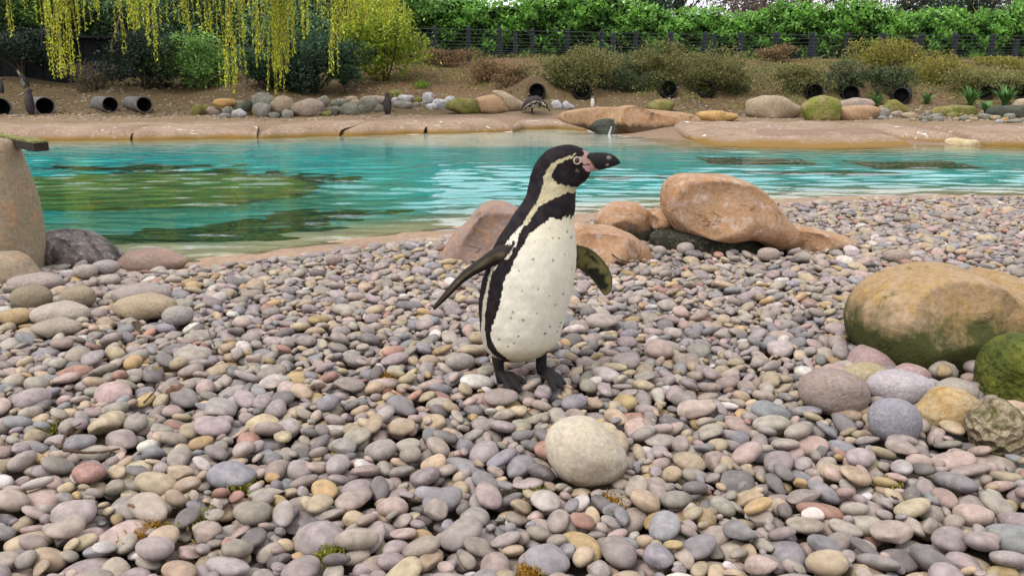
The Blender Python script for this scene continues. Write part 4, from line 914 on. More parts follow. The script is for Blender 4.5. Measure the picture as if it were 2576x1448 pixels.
PROFR = [(-0.55, -0.35), (-0.35, -0.13), (0.0, -0.065), (0.5, 0.0), (1.2, 0.06), (2.2, 0.12), (3.0, 0.16), (3.2, 0.05)]
coping(1745, 2296, PROFR, 9)
PROFS = [(-0.05, -0.3), (-0.03, -0.07), (0.06, 0.03), (0.3, 0.09), (1.0, 0.13), (2.0, 0.15), (2.2, 0.05)]
coping(2300, 2468, [(s_ + 0.45, z_) for s_, z_ in PROFS], 10); coping(2472, 2900, PROFS, 11)

# ------------------------------------------------------------------ far rocks
FARC = {'grey': ((0.24, 0.235, 0.20), (0.32, 0.31, 0.27), (0.17, 0.17, 0.14)), 'green': ((0.20, 0.20, 0.155), (0.31, 0.30, 0.24), (0.13, 0.125, 0.10)), 'tan': ((0.36, 0.28, 0.185), (0.45, 0.36, 0.25), (0.30, 0.22, 0.14)),
        'orange': ((0.50, 0.30, 0.11), (0.55, 0.36, 0.15), (0.40, 0.21, 0.07)), 'white': ((0.40, 0.39, 0.39), (0.62, 0.61, 0.62), (0.24, 0.23, 0.23)), 'pink': ((0.33, 0.255, 0.20), (0.43, 0.35, 0.285), (0.27, 0.195, 0.14)),
        'moss': ((0.16, 0.17, 0.03), (0.30, 0.24, 0.10), (0.10, 0.14, 0.02)), 'dark': ((0.055, 0.065, 0.05), (0.11, 0.11, 0.08), (0.04, 0.04, 0.03)), 'brightmoss': ((0.17, 0.22, 0.02), (0.34, 0.26, 0.12), (0.10, 0.17, 0.01)),
        'sand': ((0.42, 0.26, 0.14), (0.47, 0.33, 0.21), (0.33, 0.20, 0.09))}
FM = {k_: mat_rock('far_%s_rock' % k_, *v, scale=5, bump=0.7, fine=30) for k_, v in FARC.items()}
FNAME = {'grey': 'grey', 'green': 'grey green', 'tan': 'tan', 'orange': 'bright orange', 'white': 'whitish', 'pink': 'pinkish', 'moss': 'mossy tan', 'dark': 'dark', 'brightmoss': 'bright green mossy', 'sand': 'orange sandstone'}
_fr = [0]
def far_rock(bb, c, where, depth=0.75, label=None, group=None, base=None, power=0.8, amp=0.12):
    x0, y0, x1, y1 = bb; _fr[0] += 1; sd = _fr[0]; cx, cy = (x0 + x1) / 2, (y0 + y1) / 2; rx, ry = (x1 - x0) / 2 * 1.1, (y1 - y0) / 2 * 1.06
    g = ground_hit(cx, base if base else y1 - 1.0, 8.0); dm = rx * px_size(g[1]) * depth; Y = g[1] + dm * 0.6
    r = np.random.default_rng(sd); ol = []
    ph = r.uniform(0, 6, 4)
    for a in np.linspace(0, 2 * math.pi, 28, endpoint=False):
        q = 1 + 0.10 * math.sin(2 * a + ph[0]) + 0.07 * math.sin(3 * a + ph[1]) + 0.04 * math.sin(5 * a + ph[2])
        ol.append((cx + rx * q * math.cos(a), cy + ry * (q if math.sin(a) < 0 else 1.25) * math.sin(a)))
    big = (x1 - x0) > 34; lb = label or '%s %s rock %s' % ('larger' if big else 'small', FNAME[c], where)
    return rock('rock', lb, ol, Y, dm, FM[c], 'rock', group=group or lb, block=False, sub=4 if big else 3, amp=amp, seed=sd, power=power, nscale=10)
z1 = lambda b: (459.8 + b[0] * 0.153, 216.8 + b[1] * 0.153, 459.8 + b[2] * 0.153, 216.8 + b[3] * 0.153)
z2 = lambda b: (788.3 + b[0] * 0.153, 216.8 + b[1] * 0.153, 788.3 + b[2] * 0.153, 216.8 + b[3] * 0.153)
W1 = 'in the rock pile across the water'; W2 = 'in the loose rocks by the far lone penguin'
for b, c, bs in [((140, 305, 330, 490), 'moss', 0), ((310, 300, 480, 470), 'moss', 0), ((390, 345, 620, 480), 'pink', 0), ((600, 450, 790, 530), 'grey', 0), ((650, 340, 800, 500), 'green', 0), ((820, 240, 1030, 380), 'green', 470), ((980, 235, 1140, 400), 'dark', 490),
                 ((820, 375, 1025, 520), 'white', 0), ((1040, 370, 1140, 490), 'moss', 0), ((1130, 125, 1540, 400), 'green', 480), ((1180, 260, 1420, 520), 'grey', 0), ((1420, 425, 1590, 530), 'green', 0), ((1450, 180, 1830, 440), 'tan', 500), ((1620, 390, 1820, 530), 'grey', 0),
                 ((1760, 235, 2330, 470), 'pink', 500), ((1850, 385, 2030, 500), 'green', 0), ((2060, 380, 2290, 500), 'green', 0), ((2300, 400, 2460, 500), 'moss', 0), ((2190, 165, 2410, 340), 'green', 420), ((2280, 340, 2370, 420), 'tan', 0), ((0, 420, 45, 470), 'grey', 0)]:
    q = z1(b); far_rock(q, c, W1, base=(216.8 + bs * 0.153) if bs else None)
far_rock(z1((515, 205, 855, 335)), 'orange', W1, label='bright orange flat rock on top of the rock pile across the water', base=216.8 + 480 * 0.153)
for b, c, bs in [((270, 215, 545, 345), 'green', 0), ((530, 160, 710, 290), 'tan', 0), ((620, 220, 790, 330), 'tan', 0), ((220, 330, 440, 470), 'green', 0), ((270, 380, 390, 500), 'dark', 0), ((430, 290, 750, 480), 'green', 0), ((740, 300, 890, 450), 'green', 0), ((770, 180, 1030, 440), 'green', 0),
                 ((900, 280, 1130, 430), 'green', 0), ((830, 150, 1200, 310), 'pink', 0), ((1290, 180, 1380, 290), 'white', 0), ((1230, 70, 1490, 200), 'moss', 0), ((1400, 140, 1640, 260), 'white', 0), ((1330, 240, 1600, 370), 'grey', 0), ((1640, 185, 1810, 280), 'moss', 0), ((1640, 265, 1740, 335), 'grey', 0),
                 ((1750, 255, 1830, 325), 'grey', 0), ((1780, 110, 1975, 300), 'white', 0), ((1850, 290, 2050, 385), 'white', 0), ((1950, 215, 2200, 375), 'white', 0), ((2140, 175, 2350, 320), 'white', 0)]:
    far_rock(z2(b), c, W1 if b[0] < 900 else W2)
z3 = lambda p: tr(p, 1149.6, 216.8, 0.153)
def far_outline(label, pts, c, base, depth, **kw):
    xs_ = [p[0] for p in pts]; g = ground_hit(sum(xs_) / len(xs_), base, 8.0); dm = (max(xs_) - min(xs_)) / 2 * px_size(g[1]) * depth
    return rock('rock', label, pts, g[1] + dm * 0.6, dm, FM[c] if isinstance(c, str) else c, 'rock', block=False, sub=5, **{**dict(amp=0.05, power=0.75, nscale=10, seed=int(base)), **kw})
far_outline('mossy tan sandstone rock beside the orange sandstone rock, far bank', z3([(-200, 300), (-120, 230), (20, 190), (250, 200), (380, 260), (430, 350), (430, 460), (200, 470), (-60, 420), (-180, 380)]), 'moss', 287, 0.6)
far_outline('orange sandstone rock with a mossy shoulder on the far bank', z3([(290, 200), (400, 170), (620, 128), (720, 175), (860, 280), (900, 420), (640, 460), (400, 440)]), 'sand', 286, 0.6, seed=3)
far_outline('slanting tan sandstone slab leaning behind the bent over penguin', z3([(530, 100), (620, 58), (780, 90), (950, 190), (1150, 310), (1160, 420), (900, 420), (800, 320), (640, 150)]), 'tan', 281, 0.5, seed=5)
far_outline('pale lumpy rock between the two far penguins on the far bank', z3([(1540, 290), (1580, 240), (1650, 225), (1690, 260), (1730, 330), (1720, 390), (1580, 390)]), 'white', 274, 0.8, seed=6)
far_outline('whitish rock beside the pale lumpy rock', z3([(1720, 300), (1760, 250), (1800, 240), (1860, 290), (1930, 330), (1930, 380), (1740, 390)]), 'white', 275, 0.8, seed=7)
M['fall_rock'] = mat_rock('outlet_sandstone', (0.40, 0.235, 0.13), (0.45, 0.30, 0.19), (0.36, 0.19, 0.08), scale=2.2, bump=0.5, fine=25, stain=(0.13, 0.08, 0.035), low=(0.075, 0.045, 0.02), low_z=0.10, crack=0.22)
r3 = lambda p: tr(p, 1281.0, 0.0, 0.2550)
orock = far_outline('long flat sandstone rock with a small water outlet at the far shore', r3([(425, 1160), (470, 1125), (600, 1088), (900, 1058), (1300, 1078), (1600, 1100), (1800, 1120), (1895, 1180), (1880, 1300), (1700, 1340), (1200, 1340), (1000, 1350), (850, 1320), (700, 1245), (520, 1215)]), M['fall_rock'], 336, 0.30, amp=0.05, power=0.5, facets=8)
gh = ground_hit(1537, 336, 8.0); rock('rock', 'dark wet mossy rock standing for the shaded hollow at the foot of the water outlet', r3([(790, 1240), (850, 1190), (960, 1160), (1060, 1165), (1180, 1230), (1210, 1310), (1080, 1345), (900, 1345)]), gh[1] - 0.10, 0.16, FM['dark'], 'rock', block=False, amp=0.12, seed=9, power=0.6)  # dark mossy lump added to give the outlet its hollow's shade
wf = on_y(1537, 322, 0); g = ground_hit(1537, 343, 8.0)
P_ = [on_y(1536 + dx, py, gh[1] - 0.42) for dx, py in ((2, 318), (1, 322), (-1, 328), (-3, 335), (-4, 341), (-4, 347))]
wv_, wf_ = tube(P_, [0.010, 0.014, 0.018, 0.022, 0.03, 0.05], 10)
o = add('waterfall', mesh_np('waterfall', np.array(wv_) - P_[-1], wf_, None, True, [M['foam']]), None, None, P_[-1]); tag(o, 'small white trickle of water falling from the flat sandstone rock', 'waterfall')
far_rock((1755, 279, 1848, 306), 'orange', '', label='bright orange knobbly rock right behind the pink sloping pool edge')
far_rock((1628, 252, 1694, 284), 'moss', '', label='low mossy mound rock behind the flat outlet rock')
far_rock((1872, 246, 2010, 297), 'tan', '', label='broad pinkish tan boulder beside the bright green mossy boulder', depth=0.6, power=0.65)
far_rock((2014, 246, 2114, 304), 'brightmoss', '', label='boulder covered in bright green moss on the far bank', depth=0.6, power=0.65)
far_rock((2104, 264, 2204, 304), 'sand', '', label='smooth orange tan boulder touching the bright green mossy boulder', depth=0.6)
far_rock((2112, 246, 2190, 285), 'pink', '', label='pinkish boulder stacked behind the smooth orange tan boulder', depth=0.5, base=294)
z4 = lambda b: tuple(v * 0.1581 + (2167.8 if i % 2 == 0 else 216.8) for i, v in enumerate(b))
W3 = 'in the gravel below the strap leaved plants'
for b, c in [((220, 350, 440, 500), 'grey'), ((270, 310, 500, 420), 'pink'), ((460, 400, 640, 500), 'pink'), ((640, 415, 880, 535), 'tan'), ((910, 470, 1080, 560), 'green'), ((1070, 440, 1290, 520), 'green'), ((1120, 485, 1300, 560), 'grey'), ((990, 410, 1080, 480), 'grey'), ((1350, 420, 1545, 500), 'moss'), ((1545, 430, 1620, 480), 'moss'),
             ((1350, 485, 1450, 530), 'grey'), ((1455, 500, 1540, 560), 'tan'), ((1540, 475, 1710, 560), 'green'), ((1640, 540, 1740, 590), 'tan'), ((1700, 495, 1850, 560), 'tan'), ((1850, 435, 2065, 540), 'green'), ((2035, 465, 2205, 550), 'tan'), ((2130, 530, 2240, 595), 'white'), ((2230, 500, 2320, 560), 'orange'), ((2260, 435, 2420, 540), 'green'),
             ((2320, 525, 2530, 595), 'green'), ((2240, 540, 2330, 590), 'tan'), ((2515, 510, 2600, 570), 'green'), ((60, 490, 165, 540), 'tan'), ((160, 480, 250, 530), 'green'), ((260, 470, 410, 540), 'grey'), ((430, 470, 490, 520), 'white'), ((770, 510, 860, 560), 'tan'), ((1040, 520, 1120, 560), 'moss'), ((940, 540, 1040, 580), 'grey')]:
    far_rock(z4(b), c, W3)
far_outline('mossy tan slab below the pipe with strap leaved plants', [(2216, 275), (2232, 253), (2250, 250), (2275, 268), (2292, 284), (2260, 295), (2222, 292)], 'moss', 285, 0.5, seed=31)
far_outline('long low tan mossy rock beside the strap leaved plants', [(2335, 285), (2352, 270), (2410, 264), (2450, 268), (2462, 290), (2440, 300), (2350, 298)], 'moss', 290, 0.4, seed=32)
far_outline('long dark mossy rock at the end of the gravel', [(2480, 285), (2492, 268), (2550, 265), (2640, 272), (2660, 295), (2560, 304), (2490, 298)], 'dark', 296, 0.4, seed=33)
far_rock((2548, 250, 2592, 274), 'tan', '', label='pale cream rock on top of the long dark mossy rock', base=292)
M['cream_slab'] = mat_rock('cream_slab', (0.58, 0.47, 0.26), (0.66, 0.58, 0.40), (0.50, 0.38, 0.18), scale=4, bump=0.5, fine=30)
gq = on_z(2430, 366, WZ); rock('rock', 'cream broken slab of stone at the far waterline', [(2378, 366), (2385, 351), (2400, 347), (2440, 352), (2478, 360), (2492, 372), (2440, 378), (2385, 376)], gq[1] + 0.25, 0.3, M['cream_slab'], 'rock', block=False, amp=0.04, seed=35, power=0.6)

# ------------------------------------------------------------------ nest pipes in the bank
def pipe(px, py, rpx, yaw, label, sticks=0.35, dusty=False, Yfix=None, group=None):
    g = ground_hit(px, py + rpx * 0.9, 8.0); Y = g[1] if Yfix is None else Yfix
    c = on_y(px, py, Y); r = rpx * px_size(Y)
    t = thing('nest_pipe', label, 'pipe', (c[0], c[1], c[2] - r), yaw, group)
    ri = r * 0.88; n = 40; ln = sticks + 0.5; bore_ = ln if dusty else 0.30
    def lathe(prof):
        V = []; F = []
        for (yy, rr) in prof:
            for k_ in range(n):
                a = 2 * math.pi * k_ / n; V.append((rr * math.cos(a), yy, r + rr * math.sin(a)))
        for i in range(len(prof) - 1):
            for k_ in range(n):
                k2 = (k_ + 1) % n; F.append((i * n + k_, i * n + k2, (i + 1) * n + k2, (i + 1) * n + k_))
        return V, F
    prof = []; yy = 0.0
    while yy < ln: prof += [(yy, r * 0.97), (yy + 0.03, r), (yy + 0.05, r), (yy + 0.07, r * 0.955)]; yy += 0.09
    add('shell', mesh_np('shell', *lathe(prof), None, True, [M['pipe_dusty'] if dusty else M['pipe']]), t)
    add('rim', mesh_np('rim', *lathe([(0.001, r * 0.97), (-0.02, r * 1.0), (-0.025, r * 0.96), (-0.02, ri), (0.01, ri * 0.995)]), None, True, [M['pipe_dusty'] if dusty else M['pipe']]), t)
    Vi, Fi_ = lathe([(-0.005, ri), (0.1, ri * 0.99), (bore_, ri * 0.97), (bore_ + 0.01, 0.001)]); add('bore', mesh_np('bore', Vi, Fi_, None, True, [M['pipe']]), t)  # closed black end added inside so the hollow stays dark
    return t
for px, py, rr, yaw, lb in ((0, 272, 26, 0.75, 'nest pipe half hidden by the frame of plants at the end of the row'), (113, 268, 23, 0.72, 'dusty nest pipe right beside the standing dark backed penguin'), (277, 264, 20, 0.7, 'dusty grey nest pipe left of its twin on the bare litter slope'), (362, 264, 20, 0.7, 'dusty grey nest pipe nearer the rock pile')):
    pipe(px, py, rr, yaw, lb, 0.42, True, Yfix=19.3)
PL = ['nest pipe partly sunk behind the slanting sandstone slab', 'nest pipe with a pale glint inside above the far white fronted penguin', 'nest pipe under heathery shrubs above the mossy mound', 'nest pipe under heathery shrubs close to its neighbour', 'nest pipe above the bright green mossy boulder', 'nest pipe above the orange tan boulder', 'nest pipe beside strap leaved plants', 'nest pipe half covered by strap leaved plants', 'nest pipe deep among strap leaved plants']
for (px, py, rr), p, lb in zip(RPIPES, RPOS, PL):
    pipe(px, py, rr, -math.atan2(p[0], p[1]) + random.uniform(-0.15, 0.15), lb, 0.12, Yfix=p[1] - 0.06)

# ------------------------------------------------------------------ leaves and plants
def leaf_cloud(P, size, c0, c1, rng, up=0.3, aspect=0.45, tip=None, cvar=0.25, fold=0.18, dirs=None, bright=None):
    """one bent leaf (two quads) at every point of P; sizes in metres; colours between c0 and c1"""
    n = len(P); d = rng.normal(size=(n, 3)); d[:, 2] += up; d /= np.linalg.norm(d, axis=1, keepdims=True)
    if dirs is not None: d = dirs + 0.35 * rng.normal(size=(n, 3)); d /= np.linalg.norm(d, axis=1, keepdims=True)
    s_ = np.cross(d, rng.normal(size=(n, 3))); s_ /= np.linalg.norm(s_, axis=1, keepdims=True); nn = np.cross(d, s_)
    L = size * rng.uniform(0.65, 1.25, (n, 1)); W = L * aspect * 0.5
    a = P; m = P + d * L * 0.5; e = P + d * L
    l_ = m + s_ * W + nn * W * fold; r_ = m - s_ * W + nn * W * fold
    V = np.stack([a, l_, e, r_], 1).reshape(-1, 3)
    b = np.arange(n)[:, None] * 4; F = np.concatenate([b + [0, 1, 2], b + [0, 2, 3]], 0)
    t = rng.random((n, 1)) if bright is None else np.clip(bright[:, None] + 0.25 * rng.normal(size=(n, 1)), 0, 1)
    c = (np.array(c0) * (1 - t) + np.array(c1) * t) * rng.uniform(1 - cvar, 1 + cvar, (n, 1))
    return V, F, np.repeat(c, 4, 0)
def add_leaves(name, parent, P, mat, stuff=True, **kw):
    V, F, c = leaf_cloud(P, **kw); o = add(name, mesh_np(name, local(parent, V), F, c, False, [mat]), parent)
    if stuff: o['kind'] = 'stuff'
    return o
def stems(parent, name, base, tips, r0, mat, rng, bend=0.1, seg=6):
    ts = []
    for t in tips:
        p0 = np.array(base, float) + rng.normal(size=3) * np.array([0.03, 0.03, 0]); t = np.array(t, float); k_ = 6; pts = []
        off_ = rng.normal(size=3) * bend
        for i in range(k_ + 1):
            u = i / k_; pts.append(p0 * (1 - u) + t * u + off_ * math.sin(u * math.pi))
        ts.append(tube(pts, [r0 * (1 - 0.75 * i / k_) for i in range(k_ + 1)], seg))
    V, F = join_tubes(ts); return add(name, mesh_np(name, local(parent, V), F, None, True, [mat]), parent)
def blob_points(c, rad, n, rng, lumps=9, shell=0.55, flat=0.0):
    """points in an uneven crown: a main ellipsoid broken up into lumps"""
    c = np.array(c, float); rad = np.array(rad, float); L = rng.normal(size=(lumps, 3)); L /= np.linalg.norm(L, axis=1, keepdims=True); L *= rng.uniform(0.25, 0.95, (lumps, 1))
    which = rng.integers(0, lumps, n); d = rng.normal(size=(n, 3)); d /= np.linalg.norm(d, axis=1, keepdims=True); r = rng.uniform(shell, 1, (n, 1)) ** 0.7
    rr = rng.uniform(0.28, 0.55, lumps)[which][:, None]; q = L[which] + d * r * rr
    far_ = rng.random(n) < 0.10; q = np.where(far_[:, None], q * rng.uniform(1.05, 1.4, (n, 1)), q); P = c + q * rad
    if flat: P[:, 2] = np.maximum(P[:, 2], c[2] - rad[2] * flat)
    return P, q
def bush(name, label, cat, bb, n, size, c0, c1, seed, mat='leaf_matt', depth=0.7, base=None, group=None, aspect=0.45, bark='bark', Y=None, lumps=9, up=0.3, nst=5):
    x0, y0, x1, y1 = bb; rng = np.random.default_rng(seed); cx = (x0 + x1) / 2
    if Y is None:
        Y = ground_hit(cx, base if base else y1, 8.0)[1]
        if Y < 12: Y = fence_y(cx) - 0.5
    zg = float(gz(on_y(cx, y1, Y)[0], Y)); t0 = on_y(cx, y0, Y); b0 = on_y(cx, y1, Y); rx = (x1 - x0) / 2 * px_size(Y); rz = (t0[2] - b0[2]) / 2; c = (t0[0], Y, (t0[2] + b0[2]) / 2)
    t = thing(name, label, cat, (t0[0], Y, zg), 0, group)
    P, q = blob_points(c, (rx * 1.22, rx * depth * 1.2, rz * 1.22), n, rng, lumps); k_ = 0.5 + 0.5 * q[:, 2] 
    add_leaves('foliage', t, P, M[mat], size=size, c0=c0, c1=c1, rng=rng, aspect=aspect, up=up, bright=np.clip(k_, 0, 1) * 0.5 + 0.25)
    tips = [np.array(c) + rng.normal(size=3) * np.array([rx, rx * depth, rz]) * 0.45 for _ in range(nst)]
    stems(t, 'stem', (t0[0], Y, zg - 0.03), tips, max(0.012, rx * 0.035), M[bark], rng, 0.06)
    return t
def fence_y(px): return 25.0 + 2.6 * (px - 1094) / 1400
# heathery shrubs on the bank
HG = ((0.10, 0.13, 0.042), (0.25, 0.23, 0.09)); HD = ((0.045, 0.08, 0.040), (0.15, 0.17, 0.08)); HY = ((0.15, 0.15, 0.03), (0.33, 0.29, 0.07)); HB = ((0.16, 0.10, 0.05), (0.29, 0.20, 0.11))
for i, (bb, c, lb, n) in enumerate([
        ((1330, 112, 1560, 232), HG, 'big heathery shrub in front of the fence over the glinting nest pipe', 9000), ((1500, 150, 1640, 240), HD, 'dark green low shrub between the heathery shrubs', 5000),
        ((1585, 110, 1740, 215), HG, 'brownish green heathery shrub behind the paired nest pipes', 7000), ((1700, 145, 1900, 240), HG, 'wide heathery shrub over the paired nest pipes', 8000),
        ((1560, 190, 1680, 238), HD, 'low dark shrub beside the nest pipe above the mossy mound', 3500), ((1790, 205, 1880, 245), HD, 'small dark shrub at the end of the wide heathery shrub', 2500),
        ((1400, 190, 1500, 232), HD, 'dark shrub foot around the glinting nest pipe', 2500),
        ((1940, 160, 2070, 235), HG, 'thin brown green shrub above the broad pinkish boulder', 4000), ((2060, 165, 2180, 230), HD, 'dark shrub over the nest pipe of the orange tan boulder', 4500),
        ((2150, 108, 2330, 200), HY, 'tall olive shrub reaching over the fence', 6500), ((2180, 170, 2300, 235), HD, 'dull shrub over the nest pipe beside strap leaved plants', 3500), ((2290, 150, 2420, 225), HY, 'yellowish green shrub below the fence posts', 4500),
        ((2400, 180, 2600, 240), HG, 'straggling shrub above the strap leaved plants', 5000), ((1180, 150, 1300, 215), HB, 'dry brown twiggy shrub on the bare slope', 3000), ((1240, 175, 1340, 225), HB, 'brown dry shrub next to the big heathery shrub', 2500), ((1050, 120, 1180, 160), HB, 'dry brown ground shrub under the fence', 2500),
        ((1880, 115, 1990, 150), HB, 'brown dry stalks shrub at the fence foot', 1500), ((2420, 145, 2580, 180), HY, 'olive grass clump along the fence foot', 2500)]):
    bush('shrub', lb, 'shrub', bb, int(n * 1.3), 0.065, c[0], c[1], 300 + i, depth=0.40, base=bb[3] - 14, lumps=18, up=0.6)
# low plants: strap leaved clumps
def strap(px, py, h, n, seed, label, c0=(0.04, 0.11, 0.03), c1=(0.13, 0.28, 0.07)):
    rng = np.random.default_rng(seed); g = ground_hit(px, py, 8.0); t = thing('strap_plant', label, 'plant', g); hm = h * 1.25 * px_size(g[1])
    for j in range(int(n * 1.8)):
        a = rng.uniform(0, 6.28); L = hm * rng.uniform(0.7, 1.25); r = L * rng.uniform(0.3, 0.9); V = []; F = []; w = 0.030 + 0.018 * rng.random(); k_ = 7; px_, py_ = -math.sin(a), math.cos(a)
        for i in range(k_ + 1):
            u = i / k_; x_ = r * u ** 1.3; z_ = L * (1.25 * u - 0.45 * u * u * (0.5 + r / L)); ww = w * (1 - u ** 2) + 0.002
            for sg in (-1, 1): V.append((x_ * math.cos(a) + px_ * ww * sg, x_ * math.sin(a) + py_ * ww * sg, z_ - 0.02))
            if i: F.append((2 * i - 2, 2 * i - 1, 2 * i + 1, 2 * i))
        tt_ = rng.random(); c = np.array(c0) * (1 - tt_) + np.array(c1) * tt_
        add('leaf', mesh_np('leaf', V, F, np.tile(c, (len(V), 1)), True, [M['leaf']]), t)
for i, (px, py, h, n, lb) in enumerate([(2205, 268, 30, 16, 'strap leaved green plant behind the grey rocks beside a nest pipe'), (2330, 262, 26, 14, 'strap leaved green plant alone right of the uncovered nest pipe'), (2440, 268, 44, 26, 'largest strap leaved plant in front of the half covered nest pipe'), (2525, 268, 44, 24, 'strap leaved plant between the last two nest pipes'), (2480, 290, 34, 16, 'strap leaved plant hanging before the long dark mossy rock'), (2120, 245, 18, 10, 'small strap leaved tuft between two nest pipes')]):
    strap(px, py, h, n, 400 + i, lb)
g = ground_hit(1060, 222, 8.0); gt = thing('grass_tuft', 'small bright green grass tuft on the bare brown slope', 'grass', g); rg = np.random.default_rng(5)
add_leaves('blades', gt, g + rg.normal(size=(160, 3)) * np.array([0.09, 0.09, 0.01]), M['leaf'], size=0.17, c0=(0.12, 0.22, 0.02), c1=(0.22, 0.36, 0.03), rng=rg, up=3.0, aspect=0.12)

# ------------------------------------------------------------------ fence and laurel hedge
def fence_y(px): return 25.0 + 2.6 * (px - 1094) / 1400
fn = thing('fence', 'dark post and wire fence along the top of the bank', 'fence', (0, 25.5, 1.5))
PX = [1008, 1094, 1179, 1257, 1338, 1425, 1512, 1597, 1684, 1770, 1860, 1948, 2036, 2126, 2214, 2310, 2395, 2488, 2580, 2670]
tops = []
for px in PX:
    Y = fence_y(px); yt = np.interp(px, [1000, 1094, 1700, 2500], [67, 68, 82, 87]); b = on_y(px, np.interp(px, [1094, 2500], [143, 167]), Y); tp = on_y(px, yt, Y); w = 0.062
    V, F = box(b[0] - w, b[0] + w, Y - w, Y + w, min(b[2], float(gz(b[0], Y))) - 0.15, tp[2])
    V += [(b[0], Y, tp[2] + 0.03)]; F = [f for f in F if f != (4, 5, 7, 6)]; me = bpy.data.meshes.new('post'); me.from_pydata([tuple(v) for v in local(fn, V)], [], F + [(4, 5, 8), (5, 7, 8), (7, 6, 8), (6, 4, 8)])
    add('post', me, fn, M['post']); tops.append((b[0], Y, tp[2]))
tops = np.array(tops)
for j, dz in enumerate([0.06, 0.17, 0.28, 0.38, 0.47, 0.55, 0.62, 0.68, 0.735]):
    V, F = tube([p - np.array([0, 0.068, dz]) for p in tops], [0.007 if j else 0.010] * len(tops), 6); add('wire', mesh_np('wire', local(fn, V), F, None, True, [M['wire']]), fn)
for px in (1050, 1296, 1541, 1793, 2045, 2300, 2553):
    Y = fence_y(px) + 0.9; b = on_y(px, 130, Y); tp = on_y(px, np.interp(px, [1050, 2553], [80, 98]), Y); po_ = add('fence_post', mesh_np('fence_post', *box(-0.07, 0.07, -0.07, 0.07, -0.4, tp[2] - b[2]), None, False, [M['post']]), None, None, b)
    tag(po_, 'lone dark fence post standing close against the laurel hedge', 'post', 'posts against the hedge')
rng = np.random.default_rng(77)
hg = thing('laurel_hedge', 'long glossy green laurel hedge behind the fence', 'hedge', (4, 27.5, 1.5))
def hedge_top(px): return 20 + 13 * math.sin(px * 0.011 + 0.5) + 8 * math.sin(px * 0.031) + 4 * math.sin(px * 0.083) + (-32 if px < 1540 else 0)
HP = []; HBr = []
for _ in range(26000):
    px = rng.uniform(985, 2720); Y = fence_y(px) + 1.3; py = rng.uniform(hedge_top(px) - 4, 158); lump = 0.28 * math.sin(px * 0.045 + py * 0.05) + 0.22 * math.sin(px * 0.09 - py * 0.12 + 2) + 0.15 * math.sin(px * 0.021 + py * 0.2)
    topr = np.clip((py - hedge_top(px)) / 25, 0, 1); dy = (1 - topr) * rng.uniform(0, 0.9) + abs(rng.normal()) * 0.16 + lump * topr * 0.6
    HP.append(on_y(px, py, Y + dy)); HBr.append(0.28 + 0.66 * (1 - np.clip((py - hedge_top(px)) / 95, 0, 1)) - lump * 0.8)  # top light and shaded hollows put into the leaf colours
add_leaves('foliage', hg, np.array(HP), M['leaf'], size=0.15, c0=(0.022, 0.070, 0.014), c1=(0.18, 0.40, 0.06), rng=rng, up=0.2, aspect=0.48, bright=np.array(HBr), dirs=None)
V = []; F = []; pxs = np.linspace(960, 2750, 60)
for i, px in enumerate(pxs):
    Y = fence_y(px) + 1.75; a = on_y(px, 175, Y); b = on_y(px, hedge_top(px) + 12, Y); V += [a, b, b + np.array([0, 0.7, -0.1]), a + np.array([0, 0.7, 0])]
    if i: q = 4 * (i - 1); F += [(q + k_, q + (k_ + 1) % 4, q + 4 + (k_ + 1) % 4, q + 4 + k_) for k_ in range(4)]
add('shade_core', mesh_np('shade_core', local(hg, V), F, None, False, [M['core']]), hg)  # solid dark box added as the hedge's inner shade
lf_me = None
hl = []
for j in range(170):          # the big leaves that stand out at the front of the hedge
    px = rng.uniform(1010, 2570); py = hedge_top(px) + abs(rng.normal()) * 34; p = on_y(px, py, fence_y(px) + 1.0 + rng.uniform(-0.25, 0.1)); hl.append(p)
for j in range(8):
    v_, f_, c_ = leaf_cloud(np.zeros((1, 3)), 0.17, (0.17, 0.40, 0.06), (0.30, 0.55, 0.13), rng, aspect=0.5, up=0.8); hl_me = mesh_np('leaf', v_, f_, c_, False, [M['leaf']])
    for p in hl[j::8]:
        o = add('leaf', hl_me, hg); o.location = p - np.array(hg.location); o.rotation_euler = (rng.uniform(-0.6, 0.6), rng.uniform(-0.6, 0.6), rng.uniform(0, 6.28))

# ------------------------------------------------------------------ trees behind
def tree(name, label, px, Y, top_py, bot_py, half_px, n, size, c0, c1, seed, bark='bark', mat='leaf', lumps=18, group=None, aspect=0.45, depth=0.8, bright=0.25, up=0.0):
    rng = np.random.default_rng(seed); t0 = on_y(px, top_py, Y); b0 = on_y(px, bot_py, Y); zg = float(gz(t0[0], Y)); rx = half_px * px_size(Y); c = np.array([t0[0], Y, (t0[2] + b0[2]) / 2]); rz = (t0[2] - b0[2]) / 2
    t = thing(name, label, 'tree', (t0[0], Y, zg), 0, group); P, q = blob_points(c, (rx * 1.25, rx * depth * 1.2, rz * 1.2), n, rng, lumps, 0.45)
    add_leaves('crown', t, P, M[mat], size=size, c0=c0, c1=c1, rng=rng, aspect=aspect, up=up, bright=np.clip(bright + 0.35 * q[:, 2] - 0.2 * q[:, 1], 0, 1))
    tr_pts = [np.array([t0[0], Y, zg - 0.1]), np.array([t0[0] + rng.normal() * 0.08, Y, zg + (c[2] - zg) * 0.5]), c + np.array([0, 0, rz * 0.4])]
    r0 = max(0.05, rx * 0.07); V, F = tube(tr_pts, [r0, r0 * 0.75, r0 * 0.3], 10); add('trunk', mesh_np('trunk', local(t, V), F, None, True, [M[bark]]), t)
    stems(t, 'limb', c - np.array([0, 0, rz * 0.5]), [c + rng.normal(size=3) * np.array([rx, rx * depth, rz]) * 0.5 for _ in range(6)], r0 * 0.5, M[bark], rng, 0.15); return t
